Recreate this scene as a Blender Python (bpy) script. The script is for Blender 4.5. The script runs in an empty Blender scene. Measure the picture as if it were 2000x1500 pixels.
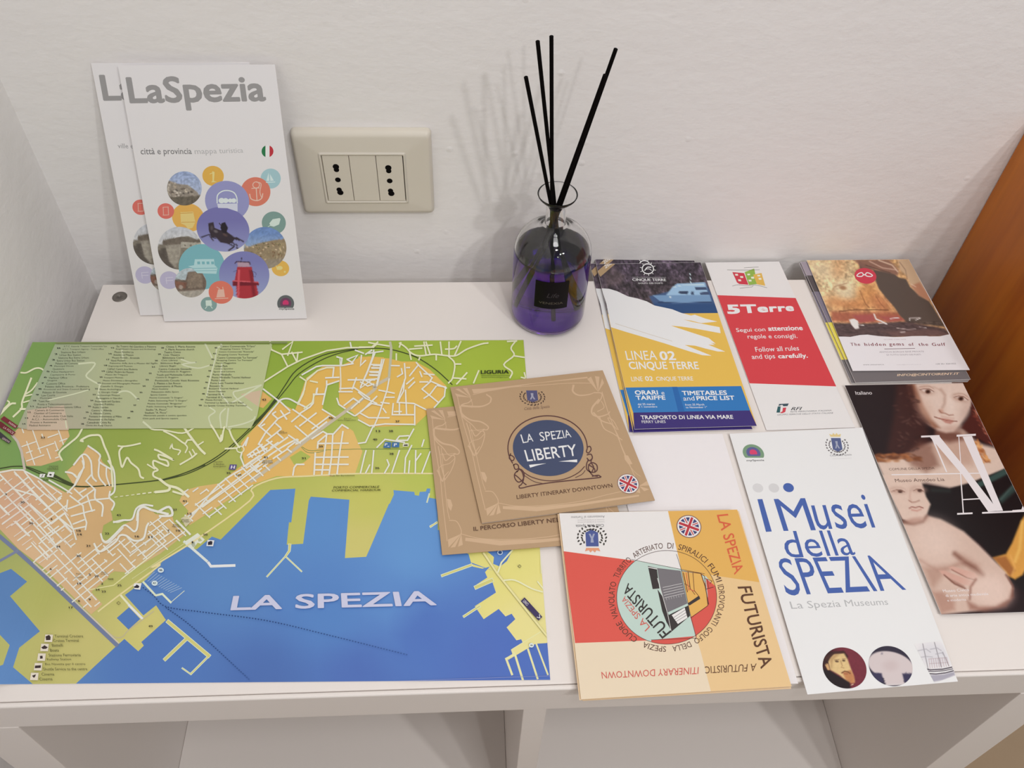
import bpy, bmesh, math, random
import numpy as np
from mathutils import Vector, Matrix, geometry

SC = bpy.context.scene
COL = SC.collection

# ------------------------------------------------------------------ camera
FPX = 1678.85
CAM = np.array([0.33298, -0.60155, 0.55245])
PITCH, ROLL, YAW = 0.7107832, 0.0485163, -0.0817641


def _rot():
    cp, sp = math.cos(PITCH), math.sin(PITCH)
    cr, sr = math.cos(ROLL), math.sin(ROLL)
    cy, sy = math.cos(YAW), math.sin(YAW)
    rx = np.array([[1, 0, 0], [0, cp, -sp], [0, sp, cp]])
    rz = np.array([[cy, -sy, 0], [sy, cy, 0], [0, 0, 1]])
    rr = np.array([[cr, -sr, 0], [sr, cr, 0], [0, 0, 1]])
    return rz @ rx @ rr


RM = _rot()
cam_data = bpy.data.cameras.new('camera')
cam_data.sensor_fit = 'HORIZONTAL'
cam_data.sensor_width = 36.0
cam_data.lens = 36.0 * FPX / 2000.0
cam_data.clip_start = 0.01
cam = bpy.data.objects.new('camera', cam_data)
COL.objects.link(cam)
cam.matrix_world = Matrix.Translation(Vector(CAM)) @ Matrix(RM.tolist()).to_4x4()
SC.camera = cam

# ------------------------------------------------------------------ world, lamps, exposure
world = bpy.data.worlds.new('room_light')
SC.world = world
world.use_nodes = True
wb = world.node_tree.nodes['Background']
wb.inputs[0].default_value = (1.0, 1.0, 1.0, 1)
wb.inputs[1].default_value = 0.21


def lamp(name, loc, target, power, radius, color):
    d = bpy.data.lights.new(name, 'AREA')
    d.shape = 'DISK'
    d.size = radius * 2
    d.energy = power
    d.color = color
    o = bpy.data.objects.new(name, d)
    COL.objects.link(o)
    o.location = loc
    o.rotation_euler = (Vector(target) - Vector(loc)).to_track_quat('-Z', 'Y').to_euler()
    return o


WARM = (1.0, 0.992, 0.985)
lamp('ceiling_spot', (1.38, -1.50, 1.72), (0.4, -0.2, 0), 8.2, 0.045, WARM)
lamp('ceiling_spot', (1.12, -1.72, 1.78), (0.4, -0.2, 0), 6.0, 0.045, WARM)
lamp('ceiling_spot', (0.92, -2.55, 1.86), (0.4, -0.2, 0), 6.6, 0.05, WARM)
lamp('ceiling_lamp', (0.62, -1.02, 1.88), (0.5, -0.2, 0), 4.0, 0.10, WARM)
lamp('ceiling_lamp', (0.55, -0.38, 1.88), (0.5, -0.15, 0), 4.0, 0.22, WARM)

SC.view_settings.view_transform = 'Standard'
SC.view_settings.look = 'None'
SC.view_settings.gamma = 1.0
SC.view_settings.use_curve_mapping = False
SC.view_settings.exposure = 0.03
SC.cycles.max_bounces = 12
SC.cycles.transmission_bounces = 12
SC.cycles.transparent_max_bounces = 12

KILL = 0.88      # how brightly a white sheet shows in the photograph


def lin(c):
    c = np.asarray(c, float) / 255.0
    return np.where(c <= 0.04045, c / 12.92, ((c + 0.055) / 1.055) ** 2.4)


def alb(c, k=None):
    return np.clip(lin(c) / (k or KILL), 0.0, 0.86)


# ------------------------------------------------------------------ geometry of the photograph
def rays(px, py):
    px = np.asarray(px, float)
    py = np.asarray(py, float)
    d = np.stack([(px - 1000) / FPX, -(py - 750) / FPX, -np.ones_like(px)], -1)
    return d @ RM.T


def proj(x, y, z):
    d = RM.T @ (np.array([x, y, z]) - CAM)
    return (1000 + FPX * d[0] / -d[2], 750 - FPX * d[1] / -d[2])


class Plane:
    """a flat sheet lying at its own height or leaning"""

    def __init__(s, p, n):
        s.p = np.array(p, float)
        s.n = np.array(n, float) / np.linalg.norm(n)

    def at(s, px, py, off=0.0):
        d = rays(px, py)
        t = (np.dot(s.p - CAM, s.n) + off) / (d @ s.n)
        return CAM + d * t[..., None]


def Z(h):
    return Plane((0, 0, h), (0, 0, 1))


class Curl:
    """the town map: flat on the unit, its left strip curling up against the side wall"""
    n = np.array([0, 0, 1.0])
    X0, X1, H = 0.045, -0.022, 0.028
    KX = np.linspace(X1 - 0.0035, X0, 21)
    KZ = 0.0006 + H * np.clip((X0 - KX) / (X0 - X1), 0, 1.3) ** 1.6
    LIFT = np.array([0.565, -0.655, 1.0])      # printed layers on the curl are stacked along one direction

    def h(s, x):
        return np.interp(x, s.KX, s.KZ)

    def at(s, px, py, off=0.0):
        d = rays(px, py)
        off = np.broadcast_to(np.asarray(off, float), d.shape[:-1])
        lo = np.full(d.shape[:-1], 0.2)
        hi = np.full(d.shape[:-1], 2.5)
        for _ in range(60):
            m = (lo + hi) / 2
            p = CAM + d * m[..., None]
            above = p[..., 2] - s.h(p[..., 0]) > 0
            lo = np.where(above, m, lo)
            hi = np.where(above, hi, m)
        p = CAM + d * m[..., None]
        flat = CAM + d * ((0.0006 + off - CAM[2]) / d[..., 2])[..., None]
        return np.where((p[..., 0] > s.X0 - 2e-6)[..., None], flat, p + off[..., None] * s.LIFT)


def homog(src, dst):
    A, b = [], []
    for (x, y), (u, v) in zip(src, dst):
        A.append([x, y, 1, 0, 0, 0, -u * x, -u * y]); b.append(u)
        A.append([0, 0, 0, x, y, 1, -v * x, -v * y]); b.append(v)
    h = np.linalg.solve(np.array(A, float), np.array(b, float))
    return np.append(h, 1).reshape(3, 3)


def warp(H, p):
    p = np.asarray(p, float)
    q = np.c_[p, np.ones(len(p))] @ H.T
    return q[:, :2] / q[:, 2:3]


UNIT = [(0, 0), (1, 0), (1, 1), (0, 1)]


def K(ox, oy, s):
    """points measured on an enlargement, back to picture positions"""
    def f(t):
        if isinstance(t, str):
            v = [float(a) for a in t.replace(',', ' ').split()]
            t = list(zip(v[::2], v[1::2]))
        return [(ox + x / s, oy + y / s) for x, y in t]
    return f


# ------------------------------------------------------------------ materials
def principled(name, color=(0.8, 0.8, 0.8), rough=0.5, spec=0.5, metal=0.0, trans=0.0, ior=1.45, coat=0.0):
    m = bpy.data.materials.new(name)
    m.use_nodes = True
    b = m.node_tree.nodes['Principled BSDF']
    b.inputs['Base Color'].default_value = (*color, 1)
    b.inputs['Roughness'].default_value = rough
    b.inputs['Specular IOR Level'].default_value = spec
    b.inputs['Metallic'].default_value = metal
    b.inputs['Transmission Weight'].default_value = trans
    b.inputs['IOR'].default_value = ior
    b.inputs['Coat Weight'].default_value = coat
    return m


def speckle(m, scale, amount, bump=0.0, dist=0.001, stretch=None):
    """fine procedural tone variation and relief"""
    nt = m.node_tree
    b = nt.nodes['Principled BSDF']
    tc = nt.nodes.new('ShaderNodeTexCoord')
    mp = nt.nodes.new('ShaderNodeMapping')
    nz = nt.nodes.new('ShaderNodeTexNoise')
    nz.inputs['Scale'].default_value = scale
    nz.inputs['Detail'].default_value = 4
    if stretch:
        mp.inputs['Scale'].default_value = stretch
    nt.links.new(tc.outputs['Object'], mp.inputs[0])
    nt.links.new(mp.outputs[0], nz.inputs['Vector'])
    mr = nt.nodes.new('ShaderNodeMapRange')
    mr.inputs['To Min'].default_value = 1 - amount
    mr.inputs['To Max'].default_value = 1 + amount
    nt.links.new(nz.outputs['Fac'], mr.inputs['Value'])
    mul = nt.nodes.new('ShaderNodeVectorMath')
    mul.operation = 'SCALE'
    src = b.inputs['Base Color']
    if src.is_linked:
        nt.links.new(src.links[0].from_socket, mul.inputs[0])
    else:
        mul.inputs[0].default_value = src.default_value[:3]
    nt.links.new(mr.outputs[0], mul.inputs['Scale'])
    nt.links.new(mul.outputs[0], src)
    if bump:
        bp = nt.nodes.new('ShaderNodeBump')
        bp.inputs['Strength'].default_value = bump
        bp.inputs['Distance'].default_value = dist
        nt.links.new(nz.outputs['Fac'], bp.inputs['Height'])
        nt.links.new(bp.outputs[0], b.inputs['Normal'])
    return m


def print_material(name, rough):
    m = principled(name, rough=rough, spec=0.35)
    a = m.node_tree.nodes.new('ShaderNodeAttribute')
    a.attribute_name = 'ink'
    m.node_tree.links.new(a.outputs['Color'], m.node_tree.nodes['Principled BSDF'].inputs['Base Color'])
    return m


INK = print_material('printed_ink', 0.42)
INK_GLOSS = print_material('glossy_printed_ink', 0.30)
PAPER = speckle(principled('white_paper', alb((226, 221, 222)), 0.45, 0.3), 220, 0.012)
KRAFT = speckle(principled('kraft_card', alb((180, 148, 112)), 0.6, 0.2), 300, 0.03)
EDGE = speckle(principled('paper_edges', alb((200, 194, 190)), 0.7, 0.2), 900, 0.10, stretch=(0.02, 0.02, 4))


# ------------------------------------------------------------------ scene tree helpers
def tag(o, label=None, cat=None, group=None, kind=None):
    if label: o['label'] = label
    if cat: o['category'] = cat
    if group: o['group'] = group
    if kind: o['kind'] = kind
    return o


def link(name, me, mat=None, parent=None):
    o = bpy.data.objects.new(name, me)
    COL.objects.link(o)
    if mat is not None:
        me.materials.append(mat)
    if parent is not None:
        o.parent = parent
        o.matrix_parent_inverse = parent.matrix_basis.inverted()
    return o


def empty(name, loc, label, cat, group=None):
    o = bpy.data.objects.new(name, None)
    o.empty_display_size = 0.02
    COL.objects.link(o)
    o.location = [float(a) for a in loc]
    return tag(o, label, cat, group)


def box_mesh(name, lo, hi, bevel=0.0, seg=2):
    bm = bmesh.new()
    bmesh.ops.create_cube(bm, size=1)
    lo = np.array(lo, float); hi = np.array(hi, float)
    for v in bm.verts:
        v.co = Vector((lo + hi) / 2 + np.array(v.co) * (hi - lo))
    if bevel:
        bmesh.ops.bevel(bm, geom=bm.edges[:], offset=bevel, segments=seg, profile=0.5, affect='EDGES')
    me = bpy.data.meshes.new(name)
    bm.to_mesh(me); bm.free()
    return me


def lathe(name, prof, seg=64, center=(0, 0)):
    vs, fs = [], []
    for r, z in prof:
        for i in range(seg):
            a = 2 * math.pi * i / seg
            vs.append((center[0] + max(r, 1e-6) * math.cos(a), center[1] + max(r, 1e-6) * math.sin(a), z))
    for j in range(len(prof) - 1):
        for i in range(seg):
            k = (i + 1) % seg
            fs.append((j * seg + i, j * seg + k, (j + 1) * seg + k, (j + 1) * seg + i))
    me = bpy.data.meshes.new(name)
    me.from_pydata(vs, [], fs)
    bm = bmesh.new(); bm.from_mesh(me)
    bmesh.ops.remove_doubles(bm, verts=bm.verts, dist=1e-5)
    bmesh.ops.recalc_face_normals(bm, faces=bm.faces)
    bm.to_mesh(me); bm.free()
    me.shade_smooth()
    return me


def quad_grid(quad, nx, ny):
    H = homog(UNIT, quad)
    g = np.array([(i / nx, j / ny) for j in range(ny + 1) for i in range(nx + 1)])
    return warp(H, g)


def sheet_mesh(name, quad, surf, thick, nx=1, ny=1, lift=None, corner=0.0, edge_mat=True):
    """a leaf or booklet: top and bottom faces and the cut edges, real thickness"""
    p = quad_grid(quad, nx, ny)
    top = surf.at(p[:, 0], p[:, 1])
    nrm = surf.n if surf.n[2] > 0 or True else -surf.n
    bot = top - np.array(nrm) * thick
    n = len(top)
    vs = np.vstack([top, bot]).tolist()
    fs, mi = [], []
    w = nx + 1
    for j in range(ny):
        for i in range(nx):
            a = j * w + i
            fs.append((a + w, a + w + 1, a + 1, a)); mi.append(0)
            fs.append((n + a, n + a + 1, n + a + w + 1, n + a + w)); mi.append(0)
    def side(a, b):
        fs.append((a, b, n + b, n + a)); mi.append(1)
    for i in range(nx):
        side(i, i + 1)
        side(ny * w + i + 1, ny * w + i)
    for j in range(ny):
        side((j + 1) * w, j * w)
        side(j * w + nx, (j + 1) * w + nx)
    me = bpy.data.meshes.new(name)
    me.from_pydata(vs, [], fs)
    me.polygons.foreach_set('material_index', mi)
    bm = bmesh.new(); bm.from_mesh(me)
    bmesh.ops.recalc_face_normals(bm, faces=bm.faces)
    bm.to_mesh(me); bm.free()
    return me


# ------------------------------------------------------------------ flat print
_glyph = {}


def glyphs(body, bold=0.0, shear=0.0, spacing=1.0):
    bold = 0.0
    key = (body, shear, spacing)
    if key not in _glyph:
        c = bpy.data.curves.new('type', 'FONT')
        c.body = body
        c.resolution_u = 2 if len(body) > 14 else 3
        c.shear = shear
        c.space_character = spacing
        o = bpy.data.objects.new('type', c)
        m = bpy.data.meshes.new_from_object(o)
        v = np.empty(len(m.vertices) * 3)
        m.vertices.foreach_get('co', v)
        v = v.reshape(-1, 3)[:, :2]
        f = [tuple(p.vertices) for p in m.polygons]
        bpy.data.objects.remove(o)
        bpy.data.meshes.remove(m)
        bpy.data.curves.remove(c)
        lo, hi = v.min(0), v.max(0)
        _glyph[key] = ((v - lo) / (hi - lo), f, hi - lo)
    return _glyph[key]


class Art:
    """flat print on a sheet, kept as thin coloured shapes lying on it"""
    def __init__(s, quad, T=None):
        s.quad = quad
        s.T = T
        s.v, s.f, s.c = [], [], []
        s.n = 0
        s.L = 0
        s.lay = []

    def up(s, k=1):
        s.L += 4 * k

    def add(s, pts, faces, col):
        pts = np.asarray(pts, float)
        col = np.asarray(col, float)
        if col.ndim == 1:
            col = np.tile(col, (len(pts), 1))
        s.v.append(pts); s.c.append(col)
        s.f.extend([tuple(i + s.n for i in f) for f in faces])
        s.L += 1
        s.lay.append(np.full(len(pts), s.L))
        s.n += len(pts)

    def poly(s, pts, col):
        t = geometry.tessellate_polygon([[Vector((x, y, 0)) for x, y in pts]])
        s.add(pts, t, col)

    def stroke(s, pts, w, col, w2=None, closed=False):
        p = np.asarray(pts, float)
        keep = [0] + [i for i in range(1, len(p)) if np.hypot(*(p[i] - p[i - 1])) > 0.05]
        p = p[keep]
        if closed: p = np.vstack([p, p[:1]])
        if len(p) < 2: return
        d = np.diff(p, axis=0)
        d /= np.linalg.norm(d, axis=1)[:, None]
        nn = np.c_[-d[:, 1], d[:, 0]]
        ww = np.linspace(w, w2 if w2 is not None else w, len(p)) / 2
        N = np.vstack([nn[:1], nn[:-1] + nn[1:], nn[-1:]])
        if closed:
            N[0] = N[-1] = nn[0] + nn[-1]
        ln = np.linalg.norm(N, axis=1)[:, None]
        N = N / np.maximum(ln, 1e-6)
        sc = np.ones(len(p))
        sc[1:-1] = 1 / np.maximum(0.5, np.sum(N[1:-1] * nn[:-1], axis=1))
        off = N * (ww * sc)[:, None]
        if not closed:
            p = p.copy()
            p[0] -= d[0] * ww[0] * 0.7
            p[-1] += d[-1] * ww[-1] * 0.7
        a, b = p + off, p - off
        n = len(p)
        if np.any(np.sum(d[:-1] * d[1:], axis=1) < 0.1):      # doubling back: let it lie over itself
            l0 = s.L
            for i in range(n - 1):
                s.add([a[i], a[i + 1], b[i + 1], b[i]], [(0, 1, 2, 3)], col)
            return
        s.add(np.vstack([a, b]), [(i, i + 1, n + i + 1, n + i) for i in range(n - 1)], col)

    def smooth(s, pts, w, col, w2=None, closed=False, k=5):
        s.stroke(spline(pts, k, closed), w, col, w2, closed)

    def ell(s, cx, cy, rx, ry, col, rot=0.0, n=28):
        a = np.linspace(0, 2 * math.pi, n, endpoint=False)
        x, y = rx * np.cos(a), ry * np.sin(a)
        c, q = math.cos(rot), math.sin(rot)
        s.add(np.c_[cx + x * c - y * q, cy + x * q + y * c], [tuple(range(n))], col)

    def ring(s, cx, cy, rx, ry, w, col, rot=0.0, n=48):
        a = np.linspace(0, 2 * math.pi, n, endpoint=False)
        x, y = rx * np.cos(a), ry * np.sin(a)
        c, q = math.cos(rot), math.sin(rot)
        s.stroke(np.c_[cx + x * c - y * q, cy + x * q + y * c], w, col, closed=True)

    def text(s, body, quad, col, bold=0.0, shear=0.0, spacing=1.0):
        """quad: top left, top right, bottom right, bottom left of the inked box, as the line reads"""
        v, f, sz = glyphs(body, 0, shear, spacing)
        H = homog(UNIT, quad)
        hpx = np.hypot(quad[0][0] - quad[3][0], quad[0][1] - quad[3][1])
        if bold < 0.006 or (hpx < 3.5 and bold < 0.03):
            s.add(warp(H, np.c_[v[:, 0], 1 - v[:, 1]]), f, col)
            return
        bx, by = bold / sz[0], bold / sz[1]
        n = 8 if hpx > 25 else (4 if hpx > 7 else 2)
        for i in range(n):
            a = 2 * math.pi * (i + .5) / n if n > 2 else math.pi * i
            vx = (v[:, 0] * (1 - 2 * bx) + bx) + bx * math.cos(a)
            vy = (v[:, 1] * (1 - 2 * by) + by) + by * math.sin(a)
            s.add(warp(H, np.c_[vx, 1 - vy]), f, col)

    def line(s, body, x0, y0, x1, y1, h, col, lean=None, bold=0.0, shear=0.0, spacing=1.0):
        """a line of type standing on (x0,y0)-(x1,y1); h is its height; lean: sideways shift per unit of height"""
        def up(x, y):
            l = lean if lean is not None else (x - 886.0) / (y + 1186.0)
            return (x - l * h, y - h)
        s.text(body, [up(x0, y0), up(x1, y1), (x1, y1), (x0, y0)], col, bold, shear, spacing)

    def arc_text(s, body, c, rx, ry, t0, t1, r0, r1, col, bold=0.0):
        v, f, _ = glyphs(body)
        t = t0 + (t1 - t0) * v[:, 0]
        r = r0 + (r1 - r0) * v[:, 1]
        s.add(np.c_[c[0] + rx * r * np.cos(t), c[1] + ry * r * np.sin(t)], f, col)

    def pic(s, quad, nx, ny, fn):
        p = quad_grid(quad, nx, ny)
        w = nx + 1
        fs = [(j * w + i, j * w + i + 1, (j + 1) * w + i + 1, (j + 1) * w + i) for j in range(ny) for i in range(nx)]
        s.add(p, fs, fn(Paint(p[:, 0], p[:, 1])))

    def disc(s, cx, cy, rx, ry, nr, nt, fn, rot=0.0):
        pts = [(0.0, 0.0)]
        for j in range(1, nr + 1):
            for i in range(nt):
                a = 2 * math.pi * i / nt
                pts.append((rx * j / nr * math.cos(a), ry * j / nr * math.sin(a)))
        p = np.array(pts)
        c, q = math.cos(rot), math.sin(rot)
        p = np.c_[cx + p[:, 0] * c - p[:, 1] * q, cy + p[:, 0] * q + p[:, 1] * c]
        fs = [(0, 1 + i, 1 + (i + 1) % nt) for i in range(nt)]
        for j in range(nr - 1):
            b = 1 + j * nt
            for i in range(nt):
                k = (i + 1) % nt
                fs.append((b + i, b + nt + i, b + nt + k, b + k))
        s.add(p, fs, fn(Paint(p[:, 0], p[:, 1])))

    def grad(s, pts, fn, step=40):
        """a tint that changes across the print"""
        t = geometry.tessellate_polygon([[Vector((x, y, 0)) for x, y in pts]])
        bm = bmesh.new()
        vv = [bm.verts.new((x, y, 0)) for x, y in pts]
        for f in t:
            try: bm.faces.new([vv[i] for i in f])
            except ValueError: pass
        P = np.asarray(pts)
        for ax in (0, 1):
            for c in np.arange(P[:, ax].min() + step, P[:, ax].max(), step):
                no = (1, 0, 0) if ax == 0 else (0, 1, 0)
                co = (c, 0, 0) if ax == 0 else (0, c, 0)
                bmesh.ops.bisect_plane(bm, geom=bm.verts[:] + bm.edges[:] + bm.faces[:], plane_co=co, plane_no=no)
        bm.verts.index_update()
        q = np.array([v.co[:2] for v in bm.verts])
        fs = [tuple(v.index for v in f.verts) for f in bm.faces]
        bm.free()
        s.add(q, fs, fn(q[:, 0], q[:, 1]))

    def build(s, name, surf, parent, mat=None, cuts=(), base=4e-5, step=1.0e-6, label=None):
        v = np.vstack(s.v); c = np.vstack(s.c); lay = np.concatenate(s.lay)
        if s.T is not None:
            v = warp(s.T, v)
        me = bpy.data.meshes.new(name)
        me.from_pydata(np.c_[v, lay * 0.0].tolist(), [], s.f)
        at = me.attributes.new('ink', 'FLOAT_COLOR', 'POINT')
        a_ = alb(c)
        g_ = a_ @ np.array([0.3, 0.6, 0.1])
        a_ = (a_ * 0.91 + g_[:, None] * 0.09) * 0.97      # printed on slightly absorbing stock
        at.data.foreach_set('color', np.c_[a_, np.ones(len(c))].ravel())
        la = me.attributes.new('lay', 'FLOAT', 'POINT')
        la.data.foreach_set('value', lay.astype(float))
        bm = bmesh.new(); bm.from_mesh(me)
        q = [Vector((x, y, 0)) for x, y in s.quad]
        mid = sum(q, Vector()) / 4
        for i in range(4):
            a, b = q[i], q[(i + 1) % 4]
            e = b - a
            no = Vector((-e.y, e.x, 0)).normalized()
            if (mid - a).dot(no) > 0: no = -no
            bmesh.ops.bisect_plane(bm, geom=bm.verts[:] + bm.edges[:] + bm.faces[:], dist=1e-4,
                                   plane_co=a - no * 0.25, plane_no=no, clear_outer=True)
        for a, b in cuts:
            a = Vector((*a, 0)); b = Vector((*b, 0)); e = b - a
            bmesh.ops.bisect_plane(bm, geom=bm.verts[:] + bm.edges[:] + bm.faces[:], dist=1e-4,
                                   plane_co=a, plane_no=Vector((-e.y, e.x, 0)).normalized())
        bm.to_mesh(me); bm.free()
        n = len(me.vertices)
        co = np.empty(n * 3); me.vertices.foreach_get('co', co); co = co.reshape(-1, 3)
        ly = np.empty(n); me.attributes['lay'].data.foreach_get('value', ly)
        w = surf.at(co[:, 0], co[:, 1], base + step * np.round(ly))
        me.vertices.foreach_set('co', w.astype(np.float32).ravel())
        me.update()
        o = link(name, me, mat or INK, parent)
        if label: o['label'] = label
        return o


def spline(pts, k=5, closed=False):
    p = np.asarray(pts, float)
    if len(p) < 3: return p
    if closed: q = np.vstack([p[-1:], p, p[:2]])
    else: q = np.vstack([2 * p[0] - p[1], p, 2 * p[-1] - p[-2]])
    out = []
    for i in range(1, len(q) - 2):
        for t in np.arange(k) / k:
            a, b, c, d = q[i - 1], q[i], q[i + 1], q[i + 2]
            out.append(0.5 * (2 * b + (c - a) * t + (2 * a - 5 * b + 4 * c - d) * t * t + (3 * b - a - 3 * c + d) * t ** 3))
    if not closed: out.append(q[-2])
    return np.array(out)


class Paint:
    """tones of a printed picture, laid down as soft shapes"""
    def __init__(s, x, y):
        s.x, s.y = x, y
        s.c = np.zeros((len(x), 3))

    def fill(s, col):
        s.c[:] = col
        return s

    def mix(s, m, col):
        s.c += (np.asarray(col, float) - s.c) * np.clip(m, 0, 1)[:, None]
        return s

    def ell(s, cx, cy, rx, ry, col, rot=0.0, soft=0.2, al=1.0):
        c, q = math.cos(rot), math.sin(rot)
        dx, dy = s.x - cx, s.y - cy
        u = (dx * c + dy * q) / rx
        v = (-dx * q + dy * c) / ry
        r = np.sqrt(u * u + v * v)
        t = np.clip((1 + soft - r) / (2 * soft), 0, 1)
        return s.mix(al * t * t * (3 - 2 * t), col)

    def dist(s, pts, closed=True):
        P = np.asarray(pts, float)
        d = np.full(len(s.x), 1e9)
        ins = np.zeros(len(s.x), bool)
        n = len(P)
        for i in range(n if closed else n - 1):
            a, b = P[i], P[(i + 1) % n]
            e = b - a
            l2 = max(e @ e, 1e-9)
            t = np.clip(((s.x - a[0]) * e[0] + (s.y - a[1]) * e[1]) / l2, 0, 1)
            d = np.minimum(d, np.hypot(s.x - a[0] - t * e[0], s.y - a[1] - t * e[1]))
            if closed and a[1] != b[1]:
                cr = ((a[1] > s.y) != (b[1] > s.y)) & (s.x < (b[0] - a[0]) * (s.y - a[1]) / (b[1] - a[1]) + a[0])
                ins ^= cr
        return np.where(ins, -d, d) if closed else d

    def poly(s, pts, col, soft=1.5, al=1.0):
        t = np.clip(0.5 - s.dist(pts) / (2 * soft), 0, 1)
        return s.mix(al * t * t * (3 - 2 * t), col)

    def line(s, pts, w, col, soft=1.0, al=1.0):
        t = np.clip(0.5 - (s.dist(pts, False) - w / 2) / (2 * soft), 0, 1)
        return s.mix(al * t * t * (3 - 2 * t), col)

    def noise(s, amp, scale, seed=1, sx=1.0, sy=1.0, mask=None):
        rng = np.random.RandomState(seed)
        g = rng.rand(64, 64)
        n = np.zeros(len(s.x))
        for o in range(3):
            u = s.x / scale * sx * 2 ** o; v = s.y / scale * sy * 2 ** o
            iu, iv = np.floor(u).astype(int), np.floor(v).astype(int)
            fu, fv = u - iu, v - iv
            fu = fu * fu * (3 - 2 * fu); fv = fv * fv * (3 - 2 * fv)
            G = lambda a, b: g[a % 64, b % 64]
            n += ((G(iu, iv) * (1 - fu) + G(iu + 1, iv) * fu) * (1 - fv) + (G(iu, iv + 1) * (1 - fu) + G(iu + 1, iv + 1) * fu) * fv - 0.5) / 2 ** o
        k = n * amp
        if mask is not None: k = k * mask
        s.c = np.clip(s.c * (1 + k)[:, None], 0, 255)
        return s

# ================================================================== the room
YW = 0.028          # plane of the back wall
XL = -0.024         # plane of the side wall
FLOOR = -0.770
wall_m = principled('painted_plaster', (0.86, 0.833, 0.82), 0.62, 0.3)


def plaster(m):
    nt = m.node_tree
    b = nt.nodes['Principled BSDF']
    tc = nt.nodes.new('ShaderNodeTexCoord')
    hs = []
    for sc, amt in ((14, 0.55), (70, 0.25), (230, 0.10)):
        nz = nt.nodes.new('ShaderNodeTexNoise')
        nz.inputs['Scale'].default_value = sc
        nz.inputs['Detail'].default_value = 3
        mp = nt.nodes.new('ShaderNodeMapping')
        mp.inputs['Scale'].default_value = (1, 1, 1.7)
        nt.links.new(tc.outputs['Object'], mp.inputs[0])
        nt.links.new(mp.outputs[0], nz.inputs['Vector'])
        mu = nt.nodes.new('ShaderNodeMath'); mu.operation = 'MULTIPLY'
        mu.inputs[1].default_value = amt
        nt.links.new(nz.outputs['Fac'], mu.inputs[0])
        hs.append(mu)
    # scattered roller blobs
    vo = nt.nodes.new('ShaderNodeTexVoronoi')
    vo.inputs['Scale'].default_value = 34
    nt.links.new(tc.outputs['Object'], vo.inputs['Vector'])
    mr = nt.nodes.new('ShaderNodeMapRange')
    mr.inputs['From Min'].default_value = 0.0
    mr.inputs['From Max'].default_value = 0.11
    mr.inputs['To Min'].default_value = 1.0
    mr.inputs['To Max'].default_value = 0.0
    nt.links.new(vo.outputs['Distance'], mr.inputs['Value'])
    cm = nt.nodes.new('ShaderNodeMath'); cm.operation = 'GREATER_THAN'
    cm.inputs[1].default_value = 0.72
    sp = nt.nodes.new('ShaderNodeSeparateColor')
    nt.links.new(vo.outputs['Color'], sp.inputs[0])
    nt.links.new(sp.outputs[0], cm.inputs[0])
    m2 = nt.nodes.new('ShaderNodeMath'); m2.operation = 'MULTIPLY'
    nt.links.new(mr.outputs[0], m2.inputs[0]); nt.links.new(cm.outputs[0], m2.inputs[1])
    m3 = nt.nodes.new('ShaderNodeMath'); m3.operation = 'MULTIPLY'; m3.inputs[1].default_value = 0.30
    nt.links.new(m2.outputs[0], m3.inputs[0])
    cur = m3
    for h in hs:
        ad = nt.nodes.new('ShaderNodeMath'); ad.operation = 'ADD'
        nt.links.new(cur.outputs[0], ad.inputs[0]); nt.links.new(h.outputs[0], ad.inputs[1])
        cur = ad
    bp = nt.nodes.new('ShaderNodeBump')
    bp.inputs['Strength'].default_value = 0.62
    bp.inputs['Distance'].default_value = 0.0028
    nt.links.new(cur.outputs[0], bp.inputs['Height'])
    nt.links.new(bp.outputs[0], b.inputs['Normal'])


plaster(wall_m)
o = link('wall_back', box_mesh('wall_back', (XL - 0.1, YW, FLOOR - 0.05), (2.4, YW + 0.1, 1.95)), wall_m)
tag(o, kind='structure')
o = link('wall_left', box_mesh('wall_left', (XL - 0.1, -2.6, FLOOR - 0.05), (XL, YW, 1.95)), wall_m)
tag(o, kind='structure')
floor_m = speckle(principled('beige_stone_floor', alb((168, 146, 120)), 0.4, 0.4), 9, 0.10)
o = link('floor', box_mesh('floor', (XL - 0.1, -3.0, FLOOR - 0.05), (2.4, YW, FLOOR)), floor_m)
tag(o, kind='structure')

# ------------------------------------------------------------------ varnished wood on the right
wood = principled('varnished_wood', (0.3, 0.08, 0.02), 0.35, 0.45)
nt = wood.node_tree
tc = nt.nodes.new('ShaderNodeTexCoord')
mp = nt.nodes.new('ShaderNodeMapping'); mp.inputs['Scale'].default_value = (1, 1, 0.09)
nz = nt.nodes.new('ShaderNodeTexNoise'); nz.inputs['Scale'].default_value = 16; nz.inputs['Detail'].default_value = 3
nz.inputs['Distortion'].default_value = 0.8
cr = nt.nodes.new('ShaderNodeValToRGB')
cr.color_ramp.elements[0].position = 0.32
cr.color_ramp.elements[0].color = (*lin((150, 68, 20)), 1)
cr.color_ramp.elements[1].position = 0.68
cr.color_ramp.elements[1].color = (*lin((206, 122, 36)), 1)
nz2 = nt.nodes.new('ShaderNodeTexNoise'); nz2.inputs['Scale'].default_value = 160; nz2.inputs['Detail'].default_value = 4
mx = nt.nodes.new('ShaderNodeMix'); mx.data_type = 'RGBA'; mx.blend_type = 'MULTIPLY'
mx.inputs[0].default_value = 0.25
nt.links.new(tc.outputs['Object'], mp.inputs[0])
nt.links.new(mp.outputs[0], nz.inputs['Vector']); nt.links.new(mp.outputs[0], nz2.inputs['Vector'])
nt.links.new(nz.outputs['Fac'], cr.inputs[0])
nt.links.new(cr.outputs[0], mx.inputs[6]); nt.links.new(nz2.outputs['Fac'], mx.inputs[7])
nt.links.new(mx.outputs[2], nt.nodes['Principled BSDF'].inputs['Base Color'])
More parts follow.
